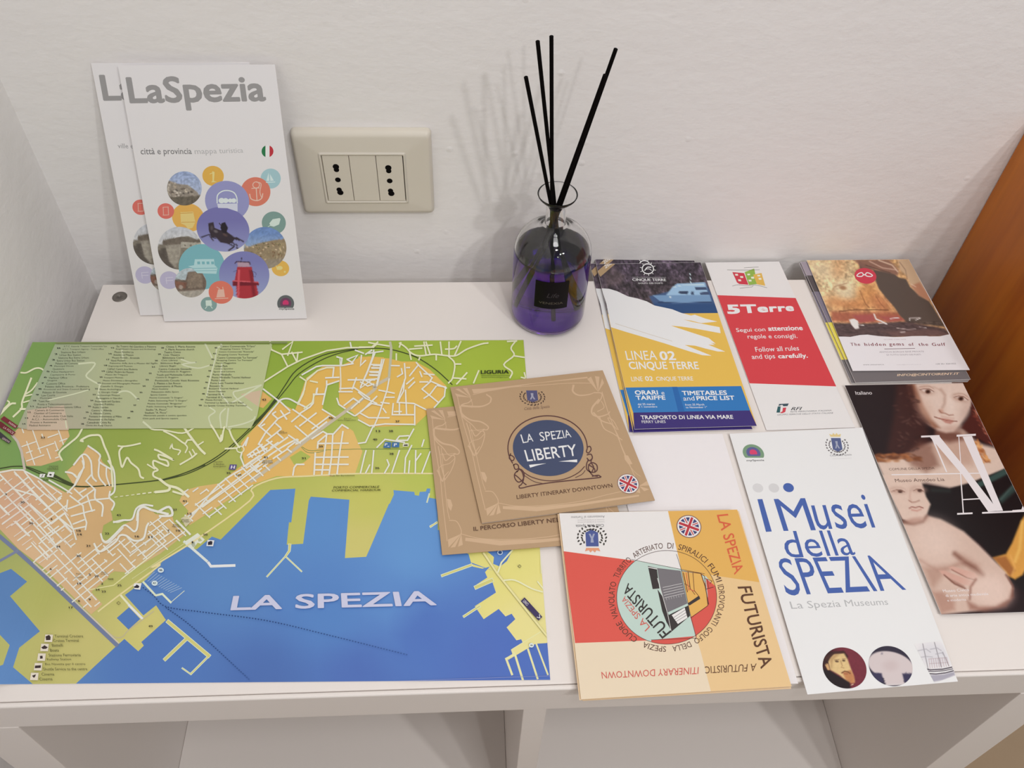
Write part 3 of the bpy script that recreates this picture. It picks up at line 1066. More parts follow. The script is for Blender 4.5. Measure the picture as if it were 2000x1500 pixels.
for t_ in ('0,190 200,150 370,150 640,290 1000,540', '400,180 560,380 730,540 850,640', '720,1090 1050,850', '1050,850 1140,1000 1190,1110 1240,1280', '1100,640 1080,800', '330,740 530,930 700,1120 880,1330', '720,800 990,610',
           '1140,570 1350,730 1370,880 1410,1010 1390,1120', '1110,780 1330,700 1480,640 1780,610', '1100,520 1210,400 1290,210 1370,110 1340,0', '1160,900 1540,800', '1190,1030 1370,960', '1200,1110 1390,1070',
           '1270,660 1540,460 1400,330 1500,210 1480,0', '1420,570 1500,820', '1210,460 1360,600', '1300,520 1400,460', '940,910 1190,1110', '500,720 840,1020', '840,1020 1060,850', '220,460 560,560 800,780',
           '800,1230 1090,1030', '780,1090 870,1180', '540,1140 700,1330 850,1480', '150,380 340,560'):
    S_(kL(t_), 3, RW)
for t_ in ('1640,1190 1680,1310 1760,1330 1840,1260 2000,1090', '1550,470 1550,620 1670,720 1660,900', '1790,500 1780,600 1860,690 1820,800', '1850,990 1920,1000 2010,970', '1760,0 1850,150 1870,380 1860,500 1800,560'): M_(kL(t_), 3.4, RL if t_[0] == '1' and '1850' in t_[:5] else RW)
streets([(-80, 930)] + west + [(-80, 1010)], (-110, 872), (1.0, 1.04), (21, -8), 11, 1.7, (232, 214, 200), 0.12, 31)
streets([(-80, 930)] + west + [(-80, 1010)], (-52, 963), (1.0, -.72), (16, 17), 11, 1.6, (232, 214, 200), 0.14, 32)
streets(kA('180,930 300,880 640,860 680,1010 560,1170 600,1240 400,1300 260,1300 200,1100 110,1000'), (20, 880), (1, -.35), (3, 14), 7, 2.2, RW, .06, 33)
streets(kA('180,930 300,880 640,860 680,1010 560,1170 600,1240 400,1300 260,1300 200,1100 110,1000'), (30, 800), (.35, 1), (18, 0), 6, 2.2, RW, .08, 34)
# hills behind the town
for t_, w in (('0,800 100,700 150,690', 4), ('205,390 260,390 340,350 400,350 450,390 490,410', 3.5), ('305,445 260,560 215,680 210,740 130,820', 4), ('365,490 310,560 250,600', 3.2), ('240,620 330,600', 3), ('230,680 320,655', 3), ('200,745 260,745', 4.4),
              ('20,760 90,690 75,665', 3.4), ('820,900 760,1010 680,1080 580,1170 605,1245', 4), ('810,1060 790,1050 860,1010 920,1000 980,1010 1020,1110 1060,1200 1085,1300 1095,1420 1100,1500', 4.4),
              ('640,1360 720,1380 750,1410', 3), ('1155,1105 1200,1110 1280,1100 1370,1080', 3.6), ('1200,1110 1165,1160 1175,1250 1195,1310 1240,1220 1280,1270 1350,1330 1370,1400 1400,1420', 4),
              ('1400,870 1480,940 1600,950 1780,980 1890,930 1920,900', 3.2), ('1600,960 1700,1010 1800,1080 1830,1050 1870,1045', 3.6), ('1660,1130 1680,1090 1690,1130 1760,1150 1740,1190', 3), ('1800,1080 1830,1120 1810,1170', 3),
              ('1760,870 1850,1000 1950,1130 2000,1180', 5), ('1920,1180 1870,1220 1760,1285', 3.6), ('1850,1160 1880,1220', 3), ('1880,1140 1910,1190', 3), ('1930,1100 1985,1065', 3),
              ('1510,1140 1560,1160 1690,1240 1620,1210 1550,1190 1560,1230 1630,1250 1640,1300 1560,1270 1500,1250 1500,1300 1540,1340 1500,1360 1500,1400 1560,1430', 4), ('1440,1285 1510,1330', 3)):
    M_(kA(t_), w * .9, RL)
for t_, w in (('860,105 975,190 970,260 1080,330', 3.4), ('720,290 800,195 850,200 890,270 900,400 940,450', 3.4), ('970,260 965,400 1030,490', 3.2), ('1040,320 1040,400 1070,490', 3), ('800,200 820,290 780,400 730,490', 3),
              ('640,360 700,370 745,410', 3.4), ('1560,430 1640,490 1740,520 1840,600', 5), ('1520,555 1640,540 1660,500', 5), ('1110,850 1200,830 1290,820 1330,720 1400,680 1490,690', 3.6), ('1340,830 1350,740 1400,700 1480,730 1640,770', 4.6),
              ('1000,1020 1040,1040 1130,960 1210,880 1260,900 1310,940 1340,900 1350,760', 3.6), ('920,1060 960,1130 1020,1120 1130,1040 1170,980 1230,980 1310,1030 1400,1010 1430,900 1450,860', 3.8), ('1540,750 1650,700 1680,780 1560,790', 4.6),
              ('1690,550 1790,580', 4), ('700,570 620,520 480,440', 3)):
    M_(kD(t_), w, RW if w < 4 or w == 4.6 else RL)
for i in range(8): S_(kD(f'{1120 + i * 55},{605 - i * 7} {1145 + i * 55},{602 - i * 7}'), 2.4 if i > 3 else 1.6, RL)
# the district between the old town and the hospital
mid_ = kE('300,540 440,500 640,470 800,340 900,310 1100,220 940,480 620,650 330,860 250,640')
streets(kN('1160,60 1400,20 1560,40 2000,-250 2400,-500 2600,-300 2000,250 1700,520 1300,480 1150,300'), (330, 960), (1, .98), (17, -9.6), 11, 2.6, RW, .04, 21)
streets(kN('1160,60 1400,20 1560,40 2000,-250 2400,-500 2600,-300 2000,250 1700,520 1300,480 1150,300'), (325, 985), (1, -.72), (9, 7.5), 7, 2.5, RW, .06, 22)
streets(kN('600,560 850,480 1000,600 1250,780 900,1050 700,1070 330,1150 300,1050 560,850'), (240, 990), (1, .98), (14, -8), 14, 2.5, RW, .05, 23)
streets(kN('600,560 850,480 1000,600 1250,780 900,1050 700,1070 330,1150 300,1050 560,850'), (240, 1062), (1, -.70), (9, 8.5), 9, 2.4, RW, .06, 24)
S_(kN('1040,560 1260,780'), 4, RW); S_(kN('1180,470 1300,560'), 3, RW); A.poly(kN('1110,520 1200,470 1290,560 1190,660'), (206, 198, 160))
# the modern town
for t_ in ('300,1260 560,1080', '540,590 740,760', '330,920 370,790', '540,900 660,700 860,480 1050,380', '770,410 850,480', '770,400 820,370', '900,350 1000,490', '560,900 680,1000', '620,940 760,850', '670,840 910,650',
           '850,720 940,800', '820,560 900,630', '670,830 920,1030', '740,950 860,870', '1030,750 1220,880', '1020,950 1140,860', '780,1130 1020,970', '1000,970 1075,1025', '380,1110 680,960', '360,1080 600,900', '440,1110 400,1060', '500,1080 460,1030',
           '560,1040 510,970', '640,1020 580,930', '400,1250 520,1350', '460,1310 540,1240', '390,1370 460,1310', '590,1290 520,1350', '620,1260 700,1200', '850,1110 900,1160', '1140,600 1350,780', '1080,530 1200,430', '1210,600 1480,390', '1410,650 1690,440',
           '1100,330 1200,400 1530,640', '1210,400 1380,290 1430,230 1440,90 1610,80', '1480,60 1490,0', '1580,330 1790,460', '880,190 1050,350', '620,0 880,200', '550,600 870,210', '640,570 590,600', '280,940 370,790', '270,1030 250,1110 310,1260',
           '1100,1400 1120,1280 1160,1225 1280,1225', '1445,1390 1465,1040', '1570,1390 1600,1150 1650,740', '1690,1390 1730,1100 1750,740', '1820,1380 1850,1100 1915,690', '1450,1225 2000,1225', '1480,1110 2000,1105', '1460,1315 1700,1315', '1520,885 2000,880',
           '1500,960 1510,860 1650,740', '1410,810 1590,690 1660,730 1760,730 1900,580 2000,640'):
    S_(kO(t_), 3.1, RW)
M_(kO('860,200 940,160 1040,160 1160,220 1340,310'), 3.2, RW); M_(kO('1290,0 1240,120 1180,230'), 3.2, RW); A.ring(*kO('245,980')[0], 7, 6, 2.4, RL); A.ring(*kA('2430,-0')[0], .1, .1, .1, RL) if False else None
A.poly(kO('640,1160 740,1140 780,1190 640,1230'), (214, 196, 160)); S_(kO('0,970 190,960'), 3.4, RL); M_(kO('60,650 120,800 230,950'), 3.6, RL); A.ring(*kO('60,620')[0], 5, 4.4, 2, (206, 212, 166))
for t_ in ('880,40 900,165 1000,210 1200,190', '1010,160 1110,85 1060,220', '1000,210 1060,330', '1100,190 1150,285', '1160,190 1150,270', '810,490 1060,330 1200,260 1440,175 1640,145 1740,145 1880,140 1940,90', '1670,95 1680,140',
           '1540,235 1590,250 1580,320 1400,320 1340,330 1200,410', '1640,260 1740,220 1690,290 1640,260', '1250,460 1350,370', '1180,430 1240,470 1210,600 1160,700', '1250,450 1350,370 1440,340 1510,340', '1510,340 1500,430', '1280,470 1350,485',
           '1430,440 1560,435', '1440,470 1440,520 1400,700', '1440,510 1560,470', '1310,600 1420,600', '1340,600 1350,540', '1220,740 1300,680 1320,600', '1540,640 1560,700 1620,740', '1640,770 1710,810', '1720,810 1790,760 1930,620', '1570,545 1700,540', '1560,575 1690,575',
           '1690,550 1730,440', '1650,460 1910,460', '1700,530 1860,640', '1810,460 1900,510', '1680,740 1790,640', '1610,710 1700,640 1760,680', '1700,300 1590,320', '1820,210 1880,170', '1780,220 1770,320 1820,270', '1880,340 1980,345', '1870,310 1980,315',
           '1860,380 1960,380', '1860,410 1950,412', '1720,170 1800,200', '1910,200 1840,380 1770,540 1880,460', '1980,260 1930,500', '1900,170 1890,230'):
    S_(kB(t_), 3.0, RW if int(t_.split(',')[0]) > 1300 else RL)
for t_ in ('400,100 460,140 520,200 600,225 740,210 880,225 960,220 1060,160 1200,110 1265,100', '640,90 660,210', '660,90 700,210', '800,90 815,215', '885,90 885,225', '1000,85 940,220', '500,160 620,150', '550,130 720,120', '400,140 415,95', '850,160 930,155 960,130',
           '760,220 760,265', '500,190 515,260', '600,240 590,265', '880,230 940,300 920,440 880,490', '945,305 1000,305', '920,440 1050,450', '1060,390 960,500', '1175,370 1125,490', '1540,75 1490,150 1520,220 1420,310 1500,380 1480,440', '1520,225 1620,240', '1455,85 1545,80',
           '370,205 370,265', '100,95 180,110 300,130', '180,110 150,135', '10,140 150,140', '1620,390 1630,440 1590,435'):
    M_(kC2(t_), 3.0, RL)
for t_ in ('450,300 460,440 380,670', '565,290 600,330 720,440 700,470 860,540', '600,380 620,430', '640,400 740,410', '700,480 620,550 780,680', '600,480 680,480', '760,520 700,600 640,640', '770,515 850,530 840,620 740,730', '450,460 440,570 380,680 540,690 660,750',
           '550,710 550,900', '340,690 330,800 540,800', '400,800 400,690', '350,770 420,770', '300,450 280,560 200,800 150,920', '200,560 350,590', '260,630 350,630', '0,850 110,910 260,890 550,895', '10,780 100,830 300,830', '20,770 130,690 220,710', '70,640 180,690',
           '540,940 480,1050 370,1050', '370,1050 400,1010 490,1005', '460,560 470,790', '140,920 70,1070 0,1080', '180,1120 260,1040 450,1070', '130,1370 150,1150', '70,1370 110,1290', '255,1370 300,1290 280,1240', '325,1370 400,1150', '450,1370 460,1220 520,1100', '490,1370 500,1250',
           '555,1370 560,1150', '560,1250 610,1180', '620,1370 700,1160', '620,1110 640,1045', '20,1370 60,1200 75,1150', '320,320 400,322', '420,350 430,400 380,430', '470,340 500,340', '500,420 580,320', '490,540 550,480', '470,500 540,440', '240,740 270,780', '220,680 300,690'):
    S_(kC2(t_), 2.8, RW)
for t_ in ('100,200 240,180', '145,320 230,320', '130,345 225,345', '120,385 215,390', '110,415 205,418', '60,460 180,450', '150,205 90,370 20,530', '250,260 180,520', '20,480 90,520 150,500', '0,580 70,640'): S_(kC2(t_), 2.8, RW)
# main docks' roads on the right
for c, w in (((190, 182, 120), 5.0), ((228, 218, 150), 3.6)): S_(kHm('730,300 830,450 1180,890 1230,950'), w, c)
S_(kHm('940,280 860,370 835,440'), 3.2, (238, 230, 180)); M_(kHm('880,500 960,500 1080,560 1160,585'), 3.0, (238, 230, 180)); S_(kHm('1125,510 1165,560'), 2.6, (238, 230, 180)); S_(kHm('1145,270 1150,450'), 1.4, (238, 230, 180))
A.up()
# --- the list of places: a pale panel with its lines of type
panel = kQ('395,105') + kB('908,112 760,820 700,932') + kA('1440,935 240,940 170,925')
P5(panel, grey)
P5(kQ('-60,1180 540,1100 620,1500 -60,1500'), mixc([(60, 800, (196, 174, 150)), (120, 830, (202, 182, 156))]))
P5(kB('600,600 800,560 770,720'), mixc([(480, 770, (206, 182, 150))]))
A.up()
rl = (206, 212, 176)
for t_, w in (('770,305 920,295 900,350 840,420 900,470 980,510', 3.4), ('470,660 720,600 860,560', 2.4), ('1150,590 1200,570 1270,580 1350,655', 3.4), ('970,520 960,620 990,700 980,900', 3.6), ('1190,170 1200,260', 3.2), ('640,860 650,930', 2.6), ('1400,870 1470,930', 4)): M_(kA(t_), w * .9, rl)
for t_, w in (('250,100 320,240', 3.6), ('400,95 415,130 370,150 350,260 300,450 270,620', 3), ('415,300 400,560 480,690', 3.6), ('800,510 520,680', 3.6), ('800,510 600,560 530,580 560,640 710,755', 3), ('300,730 350,770 290,820 310,900', 3), ('480,740 460,920', 3.4), ('450,740 400,800 410,930', 3),
              ('480,920 620,890 720,850 740,820', 3), ('20,260 110,290 160,290 30,310 180,345 290,320', 3)): M_(kB(t_), w * .9, rl)
M_(kB('410,1000 400,1060 440,930 430,930'), 3, RL); M_(kB('310,900 350,960 410,1055 430,960'), 3.4, RL)
A.up()
TX = (66, 74, 52)
col1 = ['A.T.C. Azienda Trasporti Consorziale Spa', 'A.T.C. Transport Agency - Ticket office', 'Stazione Bus Urbani', 'Urban Bus Station', 'Stazione Bus Extra Urbani', 'Extra Urban Bus Station', 'Palazzo del Comune', 'Municipal House', 'Questura', 'Police Headquarters', 'Capitaneria di Porto', 'Harbour Office', 'Dogana', 'Customs Office',
        'Palazzo della Provincia - Prefettura', 'Provincial and State Council Building', 'Palazzo di Giustizia', 'Law Courts', 'Municipio', 'Town Hall', 'Posta e Telecomunicazioni', 'Post and Telecommunications Office', 'Camera di Commercio', 'Chamber of Commerce', 'A.C.I. - Automobile Club Italia', 'A.C.I. - Automobile Club', 'Pronto e Assistenza', 'Medical Assistance']
wd1 = [690, 660, 390, 340, 490, 440, 350, 310, 180, 360, 400, 290, 150, 300, 700, 740, 380, 220, 190, 170, 550, 710, 460, 440, 640, 560, 420, 340]
for i, (b, w) in enumerate(zip(col1, wd1)):
    t = i / (len(col1) - 1)
    x = 540 - 560 * t - 12 * math.sin(t * 3.1); y = 162 + (1442 - 162) * (t * .955 + .045 * t * t)
    p, q_ = kQ([(x, y), (x + w * 1.02, y - 4)])
    A.line(b, *p, *q_, 3.7, TX, .35, .0, .2)
col2 = ['Ex Teatro del Giardino e Palestra', 'Amphitheatre Museum and Archeology', 'Museo Amedeo Lia', 'Amedeo Lia Museum', 'Museo Navale - Arsenale', 'Naval Museum', 'Palazzina delle Arti e Museo del Sigillo', 'Engraving and Museum', 'CAMeC Centro Arte Moderna', 'CAMeC Modern Art Museum', 'Museo dei Trasporti', 'Transport Museum',
        'Museo Diocesano e Etnografico', 'Diocesan and Ethnographic Museum', 'Castello S. Giorgio', 'Museo Archeologico', 'S. Giorgio Castle', 'Archaeologic Museum', 'Passeggiata e Giardini', 'Promenade and Gardens', 'Giardini Pubblici', 'Public Garden', 'Centro S. Allende', 'S. Allende Centre', 'Fontana monumento al Milite', 'Monument to the Fallen', 'Cattedrale Cristo Re', 'Christ the King Church']
for i, b in enumerate(col2):
    t = i / (len(col2) - 1)
    x = 1400 - 500 * t; y = 158 + (1445 - 158) * (t * .955 + .045 * t * t)
    w = len(b) * 19.5
    p, q_ = kQ([(x, y), (x + w, y - 2)])
    A.line(b, *p, *q_, 3.7, TX, .3, .008, .2)
col3 = ['Chiesa S. Maria Assunta', 'S. Maria Assunta church', 'Teatro Civico', 'Civic Theatre', 'Biblioteca Civica', 'Civic Library', 'Biblioteca Beghi', 'Library Beghi', 'Centro Culturale Giovanile', 'e Multimediale D. Ruggiero', 'Youth and Multimedia Culture', 'Centre D. Ruggiero', 'Porticciolo Circolo Vasti Ricettivo', 'S. Matteo e San Rocco', 'Conservatorio di Musica', 'Music Academy', 'Palazzetto dello Sport', 'Sports Centre',
        'Piscina Comunale "2 Giugno"', 'Public Swimming Pool "2 Giugno"', 'Piscina Comunale "Bragarina"', 'Public Swimming Pool "Bragarina"', 'Stadio "A. Picco"', 'Stadium "A. Picco"', 'Memoriale penale e centro sportivo', 'Civic park and Sports square']
for i, b in enumerate(col3):
    t = i / (len(col3) - 1)
    x = 375 - 380 * t; y = 158 + (1330 - 158) * (t * .96 + .04 * t * t)
    w = len(b) * 20.5
    p, q_ = kR2([(x, y), (x + w, y - 2)])
    A.line(b, *p, *q_, 3.7, TX, .28, .008, .2)
col4 = ['Centro Commerciale "Il Faro"', 'Shopping Centre "Il Faro"', 'Centro Commerciale "Kennedy"', 'Shopping Centre "Kennedy"', 'Centro Commerciale "Le Terrazze"', 'Shopping Centre "Le Terrazze"', 'Parco Maggiolina', 'Urban Park', 'Centro Sportivo', 'Sport and Leisure', 'Porto Mirabello', 'Porto Mirabello Tourist Harbour', 'Porto Lotti', 'Porto Lotti Tourist Harbour', 'Ricovero N.', 'Boatyard Tourist Harbour', 'Nuovo Ospedale',
        'Terminal N. 4', 'Terminal di Crociera', 'Piazza Europa', 'Terminal La Spezia Centro Passi', 'La Spezia Cruise Facility Terminal']
for i, b in enumerate(col4):
    t = i / (len(col4) - 1)
    x = 1260 - 270 * t; y = 152 + (1120 - 152) * t
    w = len(b) * 20.5
    p, q_ = kR2([(x, y), (x + w, y - 2)])
    A.line(b, *p, *q_, 3.7, TX, .25, .008, .2)
NB = (48, 52, 44)
for j, (kk, x0, y0, x1, y1, n, s0) in enumerate(((kQ, 455, 170, -110, 1400, 14, 1), (kQ, 1330, 165, 840, 1400, 14, 15), (kR2, 310, 160, -240, 1300, 12, 28), (kR2, 1180, 160, 925, 1095, 11, 40))):
    for i in range(n):
        t = i / (n - 1)
        p = kk([(x0 + (x1 - x0) * t, y0 + (y1 - y0) * t)])[0]
        A.line(str(s0 + i), p[0] - 2.5, p[1] + 1.5, p[0] + 3.5, p[1] + 1.5, 2.8, NB, .3, .03)
# --- lettering over the map
A.text('LA SPEZIA', [(455.5, 1163.5), (845, 1153.5), (853.5, 1182.5), (449.5, 1192.5)], (196, 198, 224), bold=0.02)
A.line('LIGURIA', *kC2('1195,402')[0], *kC2('1470,398')[0], 7.4, (44, 54, 20), .0, .03); A.stroke(kC2('1200,418 1480,416'), .7, (70, 84, 30)); A.line('www.turismoinliguria.it', *kC2('1200,442')[0], *kC2('1460,442')[0], 3.0, (70, 84, 30), .0)
A.line('PORTO COMMERCIALE', *kP('340,362')[0], *kP('942,354')[0], 4.6, (72, 74, 20), .0, .01, .2); A.line('COMMERCIAL HARBOUR', *kP('322,400')[0], *kP('955,392')[0], 4.0, (72, 74, 20), .0, .01, .2)
leg = ['Terminal Crociere', 'Cruises Terminal', 'Battelli', 'Boats', 'Stazione Ferroviaria', 'Railway Station', 'Bus Navetta per il centro', 'Shuttle Service to the centre', 'Cinema', 'Cinema']
lx = [(540, 727, 815), (525, 770, 775), (510, 816, 620), (492, 865, 578), (478, 912, 790), (462, 956, 700), (444, 1003, 838), (426, 1048, 855), (410, 1099, 532), (388, 1146, 515)]
for b, (x0, y, x1) in zip(leg, lx): A.line(b, *kFm([(x0, y)])[0], *kFm([(x1, y - 2)])[0], 5.6, (92, 90, 48), .35, .004, .15)
ICW, ICB = (224, 214, 196), (58, 44, 44)
for x, y in ((475, 732), (435, 822), (405, 916), (372, 1010), (335, 1105)): A.poly(kFm([(x - 32, y - 36), (x + 42, y - 34), (x + 34, y + 38), (x - 42, y + 36)]), ICW)
A.up()
A.poly(kFm('445,715 480,700 495,720 492,750 450,752'), ICB); A.poly(kFm('402,822 420,812 435,800 450,812 468,820 450,836 418,838'), ICB); A.poly(kFm('390,905 415,903 418,930 392,934'), ICB); A.poly(kFm('342,1000 400,996 398,1022 340,1026'), ICB); A.poly(kFm('312,1098 352,1085 342,1110 330,1120'), ICB)
# signs
A.poly(kA('40,815 178,910 150,938 5,845'), (122, 34, 44)); A.poly(kA('-40,870 10,868 155,975 120,1005 -40,900'), (112, 30, 40)); A.poly(kA('-40,955 0,965 112,1060 85,1085 -40,1000'), (62, 56, 62)); A.up()
for t_, b in (('95,868 165,915 150,930 82,884', 'PARMA'), ('45,915 140,975 124,992 30,930', 'LA FOCE'), ('30,1020 100,1062 88,1078 18,1036', 'GENOVA')): A.text(b, kA(t_), (222, 190, 190))
A.poly(kHm('1030,625 1160,768 1132,795 1002,652'), (60, 50, 92)); A.up(); A.text('LERICI', kHm('1030,640 1060,672 1046,688 1016,656'), (226, 222, 236)); S_(kHm('1120,770 1142,776 1138,750'), 1.2, (236, 232, 240))
A.poly(kO('75,1225 190,1228 160,1315 55,1310'), (92, 78, 140)); A.up(); A.text('H', kO('98,1240 162,1242 150,1298 86,1296'), (236, 232, 240), .03)
for t_ in ('260,1065 320,1068 315,1125 242,1122', '330,1068 400,1070 398,1118 325,1118'): A.poly(kC2(t_), (60, 112, 168))
A.poly(kC2('435,1080 490,1078 490,1110 432,1112'), (222, 222, 196)); A.up(); A.text('P', kC2('262,1078 285,1078 282,1104 256,1104'), (240, 240, 244), .03); A.text('P', kC2('350,1078 378,1078 374,1108 345,1108'), (240, 240, 244), .03); A.poly(kC2('445,1092 480,1090 482,1104 442,1105'), (50, 50, 44)); S_(kC2('285,1108 300,1108'), 1, (240, 240, 244))
A.poly(kN('1545,870 1655,878 1635,975 1525,970'), (222, 224, 230)); A.up(); A.poly(kN('1550,905 1600,885 1625,900 1620,950 1550,955'), (40, 36, 50))
A.poly(kMm('1690,660 1805,660 1780,765 1690,755 1670,700'), (228, 230, 236)); A.up(); A.poly(kMm('1675,715 1710,700 1720,680 1745,690 1770,712 1750,738 1690,735'), (40, 36, 50))
A.poly(kL('790,180 890,185 865,270 760,262'), (236, 232, 222)); A.poly(kL('650,215 740,215 718,275 640,272'), (236, 232, 222)); A.up(); A.ell(*kL('822,228')[0], 2.4, 1.8, (60, 60, 50)); S_(kL('680,260 700,225'), 1.2, (60, 60, 50))
for x, y, b in ((1570, 68, '48'), (1510, 195, '47')):
    c_ = kFm([(x, y)])[0]; A.ell(*c_, 6, 5, (206, 222, 226)); A.up(); A.line(b, c_[0] - 3, c_[1] + 2, c_[0] + 3.4, c_[1] + 2, 4, (30, 40, 50), .3, .03)
c_ = kHm('850,297')[0]; A.ring(*c_, 4.6, 4, 1.2, (214, 226, 226)); A.line('45', c_[0] - 2.4, c_[1] + 1.6, c_[0] + 2.6, c_[1] + 1.6, 3.2, (30, 40, 50), .1, .03)
c_ = kHm('1080,976')[0]; A.ell(*c_, 4.8, 4.4, (214, 226, 220)); A.up(); A.line('46', c_[0] - 2.6, c_[1] + 1.6, c_[0] + 2.8, c_[1] + 1.6, 3.2, (30, 40, 50), .1, .03)
A.ring(*kHm('993,397')[0], 3.4, 2.8, 1, (96, 96, 60), 0, 4); A.ring(*kMm('1430,982')[0], 3.8, 3, .9, (110, 104, 60), 0, 4)
nums = [(kD, 425, 1020 - 850 - 0, '', 0)]
for kk, x, y, b in ((kL, 370, 675, '30'), (kL, 510, 1015, '36'), (kL, 950, 1395, '34'), (kL, 1285, 1140, '18'), (kL, 1300, 1200, '14'), (kL, 1440, 1385, '21'), (kL, 1745, 1185, '22'), (kL, 1935, 885, '43'), (kL, 840, 950, '4'), (kL, 100, 545, '3'),
                    (kMm, 780, 215, '20'), (kMm, 330, 425, '6'), (kMm, 1075, 545, '29'), (kMm, 795, 665, '19'), (kMm, 1165, 670, '2'), (kMm, 1090, 765, '24'), (kMm, 1190, 795, '23'), (kMm, 1445, 695, '25'), (kMm, 790, 950, '8'), (kMm, 965, 925, '9'), (kMm, 660, 1055, '17'), (kMm, 1955, 1360, '49'), (kMm, 965, 518, '5'),
                    (kN, 400, 815, '16'), (kN, 620, 825, '11'), (kN, 915, 720, '7'), (kN, 1070, 720, '10'), (kN, 1255, 445, '12'), (kN, 1175, 240, '41'), (kN, 1020, 380, '27'), (kN, 1515, 785, '50'), (kN, 1305, 910, '1'),
                    (kO, 660, 1110, '41'), (kO, 1560, 935, '39'), (kO, 1720, 468, '36'), (kO, 1280, 1125, '31'), (kO, 635, 172, '42'), (kO, 55, 1365, '35'), (kC2, 385, 865, '37'), (kC2, 320, 960, '38'), (kC2, 195, 960, '13'), (kC2, 165, 1042, '40'), (kC2, 185, 1320, '26'), (kA, 420, 1025, '33'), (kC2, 325, 1182, '28')):
    p = kk([(x, y)])[0]
    A.line(b, p[0] - 2.2 * len(b), p[1] + 2, p[0] + 2.2 * len(b), p[1] + 2, 4.2, (52, 48, 42), .3, .03, .1)
for kk, t_, b in ((kMm, '1255,610 1345,608', 'TAXI'), (kO, '175,1415 262,1412', 'TAXI'), (kL, '690,330 780,326', 'TAXI')):
    p, q_ = kk(t_); A.line(b, *p, *q_, 3.8, (64, 66, 30), .1, .03)
for kk, t_, b, h in ((kN, '1130,560 1240,555', 'Piazza', 3.4), (kN, '1110,592 1250,588', 'Europa', 3.4), (kN, '985,640 1080,636', 'Piazza', 3.4), (kN, '970,668 1110,664', 'Mercato', 3.4), (kO, '610,1180 770,1175', 'Piazza', 3), (kO, '605,1210 770,1205', 'Brin', 3), (kO, '880,700 960,697', 'Piazza', 2.6), (kO, '880,722 1010,719', 'Garibaldi', 2.6),
                     (kL, '800,110 950,108', 'STAZIONE', 3.4), (kL, '770,150 950,146', 'CENTRALE', 3.4), (kB, '1610,842 1680,840', 'Parco', 2.4), (kB, '1550,862 1725,860', 'della Maggiolina', 2.8), (kB, '335,1270 425,1268', 'Ospedale', 3.2), (kB, '335,1292 440,1290', 'S. Andrea', 3.2), (kB, '335,1316 460,1312', 'Emergency', 3.2),
                     (kP, '295,204 620,200', 'Viale San Bartolomeo', 3), (kMm, '740,520 830,516', 'Piazza', 3), (kMm, '720,575 860,570', 'Cavour', 3), (kMm, '1150,492 1230,490', 'Piazza', 3), (kMm, '1140,524 1260,520', 'Sant Agostino', 3)):
    p, q_ = kk(t_); A.line(b, *p, *q_, h, (88, 82, 54), .2, 0, .15)
# ferry routes
for pts, n in (([(280, 1148), (300, 1163), (325, 1185), (400, 1196), (520, 1212), (640, 1240), (800, 1280)], 95), ([(325, 1187), (370, 1220), (420, 1265), (490, 1330)], 42)):
    q_ = spline(pts, 8)
    d_ = np.r_[0, np.cumsum(np.hypot(*np.diff(q_, axis=0).T))]
    for i in range(n):
        s_ = d_[-1] * i / n
        x, y = np.interp(s_, d_, q_[:, 0]), np.interp(s_, d_, q_[:, 1])
        f_ = max(0.0, i / n - .45)
        A.ell(x, y, 1.6, 1.3, tuple(np.array((24, 60, 118)) * (1 - f_) + np.array((70, 110, 184)) * f_), 0, 6)
# lighter printed margin lines along the front edge and the fold at the back
A.up()
S_([(-100, 1342.5), (400, 1339), (700, 1333), (1074, 1320)], .9, (128, 140, 196)); S_([(110, 670.5), (420, 669.5), (560, 669)], 3.2, (128, 142, 84))
cuts = []
for xk in CURL.KX[1:]:
    z_ = float(CURL.h(np.array(xk)))
    cuts.append((proj(xk, -0.05, z_), proj(xk, -0.4, z_)))
A.build('printed_map', CURL, sheet, cuts=cuts, base=1.4e-4)


# ------------------------------------------------------------------ leaflets standing against the wall
def leaning(bl, br, yb, tl, yt, z0=0.0012):
    """plane through the foot line on the unit and the top edge on the wall"""
    a = Z(z0).at(*bl); b = Z(z0).at(*br)
    c = Plane((0, yt, 0), (0, 1, 0)).at(*tl)
    n = np.cross(b - a, c - a)
    n /= np.linalg.norm(n)
    if n[1] > 0: n = -n
    return Plane(a, n)


def corner_round(art, quad):
    pass


GREY = (150, 148, 148)
Q_FRONT = [(230, 127.5), (537, 126), (599.5, 622), (321, 628)]
SF = leaning((321, 628), (599.5, 622), 0, (230, 127.5), 0.0215)
Q_REAR = [(177.5, 123), (487, 122), (552, 611), (274, 616)]
SR = leaning((274, 616), (552, 611), 0, (177.5, 123), 0.0262)


